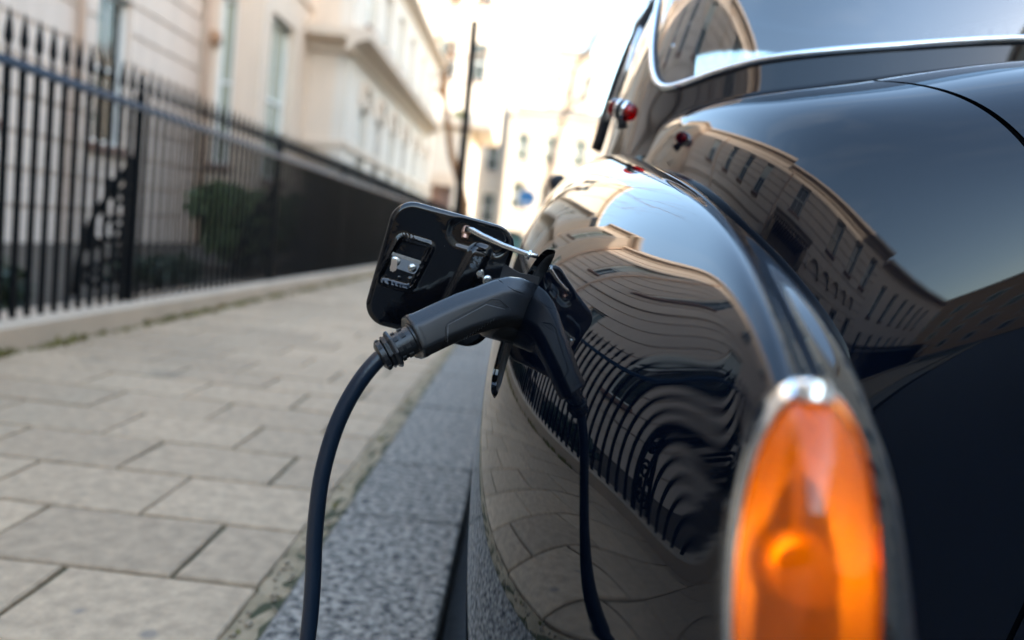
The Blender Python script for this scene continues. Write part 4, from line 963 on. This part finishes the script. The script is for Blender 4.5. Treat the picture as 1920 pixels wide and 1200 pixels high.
fm.rings([[flap_pt(u, v, -.007) for u, v in flap_ring(.9)], [flap_pt(u, v, -.007) for u, v in flap_ring(.985)], [flap_pt(u, v, -.004) for u, v in uvs[0]]]+[[flap_pt(u, v, flap_h(u, v)) for u, v in r] for r in uvs], True, True)
flap = L(car, fm.build('charge_flap', M['paint_in'], None, True, auto=80))
def fpx(px, py, h): return flap_pt(*flap_uv(px, py), h)
def plate(px, h0, h1): return MB().rings([[fpx(x, y, h) for x, y in px] for h in (h0, h1)])
lp = L(flap, plate([(733, 483), (737, 476), (786, 494), (786, 500), (778, 513), (773, 513), (735, 500)], -.002, .004).build('latch_plate', M['chrome'], None, bevel=.0006))
L(flap, plate([(731, 470), (790, 489), (788, 495), (731, 477)], .001, .007).build('latch_flange', M['zinc'], None, bevel=.0005))
L(flap, plate([(735, 484), (741, 482), (745, 488), (744, 503), (740, 509), (734, 509), (730, 504), (733, 496)], .004, .010).build('latch_tongue', M['brass'], None, bevel=.0015))
def screw(px, py, r, h, name, m, slot=True):
    c_ = fpx(px, py, h); o = L(flap, MB().lathe(c_, fn, [(r, 0), (r, .0015), (r*.85, .0028), (r*.3, .0032)], 20).build(name, m, None, True, auto=50))
    if slot:
        a = fpx(px+5, py-1.5, h)-c_; a /= np.linalg.norm(a); b_ = np.cross(fn, a)
        L(o, MB().rings([[c_+a*x*r+b_*y*r*.12+fn*z for x, y in ((-.8, -1), (.8, -1), (.8, 1), (-.8, 1))] for z in (.002, .0036)]).build('slot', M['satin'], None))
    return o
screw(773, 502, .0058, .004, 'latch_screw', M['zinc'])
L(flap, MB().lathe(fpx(742, 489, .003), fn, [(.0065, 0), (.0065, .002), (.005, .003)], 18).build('latch_washer', M['zinc'], None, True, auto=50))
for (x, y) in ((724, 517), (748, 521), (769, 524)):
    L(flap, MB().lathe(fpx(x, y, -.003), fn, [(.0062, 0), (.0062, .003), (.0045, .0055), (.001, .006)], 14).build('press_stud', M['paint_in'], None, True))
# hinge bracket running from the flap into the recess
hb = L(flap, plate([(891, 474), (944, 494), (926, 560), (868, 560)], .001, .0055).build('hinge_bracket', M['satin'], None, bevel=.0008))
e0, e1 = fpx(944, 494, .0055), fpx(926, 560, .0055)
r1 = [P(944, 494, e0[1]), P(975, 512, e0[1]-.020), P(998, 516, .985), P(1012, 520, .97)]; r2 = [P(926, 560, e1[1]), P(958, 575, e1[1]-.02), P(980, 580, .985), P(995, 585, .97)]
L(flap, MB().rings([[a, b, b+np.array([0, .004, 0]), a+np.array([0, .004, 0])] for a, b in zip(r1, r2)]).build('hinge_arm', M['satin'], None, True, auto=40))
def hexbolt(px, py):
    c_ = fpx(px, py, .0055); o = L(flap, MB().lathe(c_, fn, [(.0068, 0), (.0068, .0012), (.006, .002)], 20).build('bolt_washer', M['zinc'], None, True, auto=50))
    L(o, MB().lathe(c_, fn, [(.0046, .002), (.0046, .0065), (.004, .0072)], 6).build('bolt_head', M['zinc'], None))
hexbolt(898, 512); hexbolt(913, 525)
# check strap
b0_ = fpx(874, 434, .002)
L(flap, MB().lathe(b0_, fz*-1+fn*.4, [(.006, -.006), (.0068, -.004), (.0068, .003), (.0045, .005), (.0045, .010)], 18).build('copper_bush', M['copper'], None, True, auto=40))
cs = [fpx(872, 429, .008), fpx(885, 432, .012), P(905, 443, 1.0), P(945, 461, .985), P(985, 475, .972), P(1008, 481, .966)]
L(flap, MB().tube(cs, [.0042, .0045, .004, .0034, .0032, .0030], 10, flat=.62).build('check_strap', M['zinc'], None, True))
L(flap, MB().lathe(P(992, 478, .971), (1, 0, -.3), [(.0058, -.002), (.0065, 0), (.0058, .002)], 18, False, False).build('strap_ring', M['zinc'], None, True))

# ------------------------------------------------------------------ charging connector and cable
con = thing('charging_cable', 'black charging connector plugged into the open flap with its thick cable hanging down', 'charging cable', tuple(P(870, 590, .9)))
secs = [  # px, py (centre), street distance, half height, half depth
 (773, 634, .868, .0232, .0215), (775.5, 633, .869, .0252, .0235), (783, 629.5, .871, .0258, .024), (800, 622, .876, .0256, .0242), (830, 607.5, .884, .0258, .0245), (865, 592, .895, .0262, .025), (900, 580, .907, .0265, .026),
 (925, 572, .917, .0282, .027), (942, 568, .926, .0305, .028), (957, 569, .935, .0325, .029), (972, 573, .946, .0325, .0295), (986, 579, .957, .032, .0295)]
OCT = []
_c = [(.50, 1), (1, .42), (1, -.62), (.52, -1), (-.52, -1), (-1, -.62), (-1, .42), (-.50, 1)]
for i in range(8):
    a, b, c = np.array(_c[i-1]), np.array(_c[i]), np.array(_c[(i+1) % 8])
    p_, n_ = b+(a-b)/np.linalg.norm(a-b)*.16, b+(c-b)/np.linalg.norm(c-b)*.16
    for t in (0, .25, .5, .75, 1): OCT.append(tuple((1-t)**2*p_+2*t*(1-t)*b+t*t*n_))
cp_ = [P(a, b, c) for a, b, c, _, _ in secs]; R = []
for i, (a, b, c, h, d) in enumerate(secs):
    t = cp_[min(i+1, len(cp_)-1)]-cp_[max(i-1, 0)]; t /= np.linalg.norm(t)
    view = cp_[i]-np.array([0, 0, CH]); view /= np.linalg.norm(view)
    side = view-t*(view@t); side /= np.linalg.norm(side); upv = np.cross(t, side); upv = upv if upv[2] > 0 else -upv
    ring = [cp_[i]+side*d*u_+upv*h*v_ for u_, v_ in OCT]
    R.append(ring)
hm = MB(); hm.rings(R, True, True); handle = L(con, hm.build('handle', M['plastic'], None, True, auto=40))
# oblique tail ring of the handle
L(con, MB().rings([[cp_[2]+(p-cp_[2])*s_+ (cp_[0]-cp_[2])*k_ for p in R[2]] for s_, k_ in ((1.012, -.12), (1.02, .1), (1.015, .75), (.96, 1.0))], True, True).build('handle_end_cap', M['plastic'], None, True, auto=40))
# plug barrel pushed into the socket
nb0, nb1 = P(916, 590, .925), P(990, 608, .963)
ax_ = nb1-nb0; Ln = np.linalg.norm(ax_); ax_ /= Ln
L(con, MB().lathe(nb0, ax_, [(.022, -.004), (.026, -.001), (.0275, .003), (.0285, Ln*.45), (.0285, Ln), (.026, Ln+.001), (.026, Ln+.03)], 36).build('plug_barrel', M['plastic'], None, True, auto=40))
from mathutils.bvhtree import BVHTree
bv = BVHTree.FromPolygons([Vector(v) for v in hm.v], hm.f)
def on_handle(px, py, lift=.0002):
    d = Vector(np.array([(px-960)/1450.0, -(py-600)/1450.0, 1.0]) @ CM).normalized(); o = Vector((0, 0, CH)); h = bv.ray_cast(o, d)
    return None if h[0] is None else np.array(h[0]-d*lift)
def seam(pts, r, m, name):
    path = []
    for (a, b), (c, d) in zip(pts[:-1], pts[1:]):
        for t in np.linspace(0, 1, 6, endpoint=False):
            q = on_handle(a+(c-a)*t, b+(d-b)*t, r*.25)
            if q is not None: path.append(q)
    if len(path) > 3: L(con, MB().tube(path, r, 6).build(name, m, None, True))
seam([(836, 640), (836, 612), (842, 604), (912, 567), (921, 561), (937, 562), (955, 577), (957, 582)], .00062, M['plastic_groove'], 'panel_seam')
seam([(839, 641), (840, 609), (912, 571), (954, 582)], .00040, M['plastic_edge'], 'grip_edge')
seam([(924, 571), (930, 566), (941, 567), (952, 577), (924, 571)], .00045, M['plastic_groove'], 'release_button_seam')
seam([(935, 524), (948, 535), (966, 545), (985, 551)], .0005, M['plastic_groove'], 'shell_seam')
for k in range(13):
    t = k/12; seam([(858+66*t, 645-43*t), (861+66*t, 639-43*t)], .0006, M['plastic_groove'], 'grip_rib')
# strain relief
s0_, s1_ = P(788, 628, .873), P(712, 669, .858); sx = s1_-s0_; SL = np.linalg.norm(sx); sx /= SL
L(con, MB().lathe(s0_, sx, [(.0195, 0), (.0195, SL*.18), (.0172, SL*.20), (.0160, SL*.62)], 28, True, True).build('strain_relief', M['plastic'], None, True, auto=35))
L(con, MB().lathe(s0_, sx, [(.0165, SL*.60), (.0225, SL*.62), (.0235, SL*.66), (.0215, SL*.72), (.0185, SL*.74), (.0185, SL*.76), (.0205, SL*.78), (.0200, SL*.82), (.0165, SL*.84)], 8, True, True).build('gland_nut', M['plastic'], None, bevel=.0008))
L(con, MB().lathe(s0_, sx, [(.0165, SL*.84), (.0180, SL*.86), (.0175, SL*.97), (.013, SL*1.02)], 28, True, True).build('gland_collar', M['plastic'], None, True, auto=35))
a_ = np.cross(sx, np.array([0, 0, 1.0])); a_ /= np.linalg.norm(a_); b_ = np.cross(sx, a_)
for ang in np.linspace(0, 2*math.pi, 9)[:-1]:
    rd = a_*math.cos(ang)+b_*math.sin(ang); tg_ = np.cross(sx, rd)
    for d0, d1, rr_ in ((.32, .42, .0170), (.50, .58, .0166), (.88, .95, .0178)):
        L(con, MB().rings([[s0_+sx*SL*d+rd*r_+tg_*w_ for r_, w_ in ((rr_-.003, -.0026), (rr_+.0009, -.0026), (rr_+.0009, .0026), (rr_-.003, .0026))] for d in (d0, d1)]).build('gland_slot', M['plastic_groove'], None))
cab_px = [(722, 664, .860), (706, 677, .857), (682, 705, .853), (656, 745, .85), (634, 790, .848), (616, 842, .847), (602, 900, .846), (594, 960, .846), (589, 1020, .846), (587, 1080, .845), (583, 1140, .844), (577, 1195, .842), (567, 1250, .84), (555, 1300, .835)]
pc = [P(*q) for q in cab_px]
pc += [np.array([-.255, .80, .14]), np.array([-.28, .70, .045]), np.array([-.30, .5, .013]), np.array([-.28, .1, .011]), np.array([-.30, -.6, .011]), np.array([-.33, -1.6, .011]), np.array([-.27, -3.0, .011]), np.array([-.30, -5, .011])]
sm_ = []
for i in range(len(pc)-1):
    p0, p1, p2, p3 = pc[max(i-1, 0)], pc[i], pc[i+1], pc[min(i+2, len(pc)-1)]
    for t in (0, .25, .5, .75): sm_.append(.5*((2*p1)+(-p0+p2)*t+(2*p0-5*p1+4*p2-p3)*t*t+(-p0+3*p1-3*p2+p3)*t**3))
L(con, MB().tube(sm_, .0094, 20).build('cable', M['cable'], None, True))
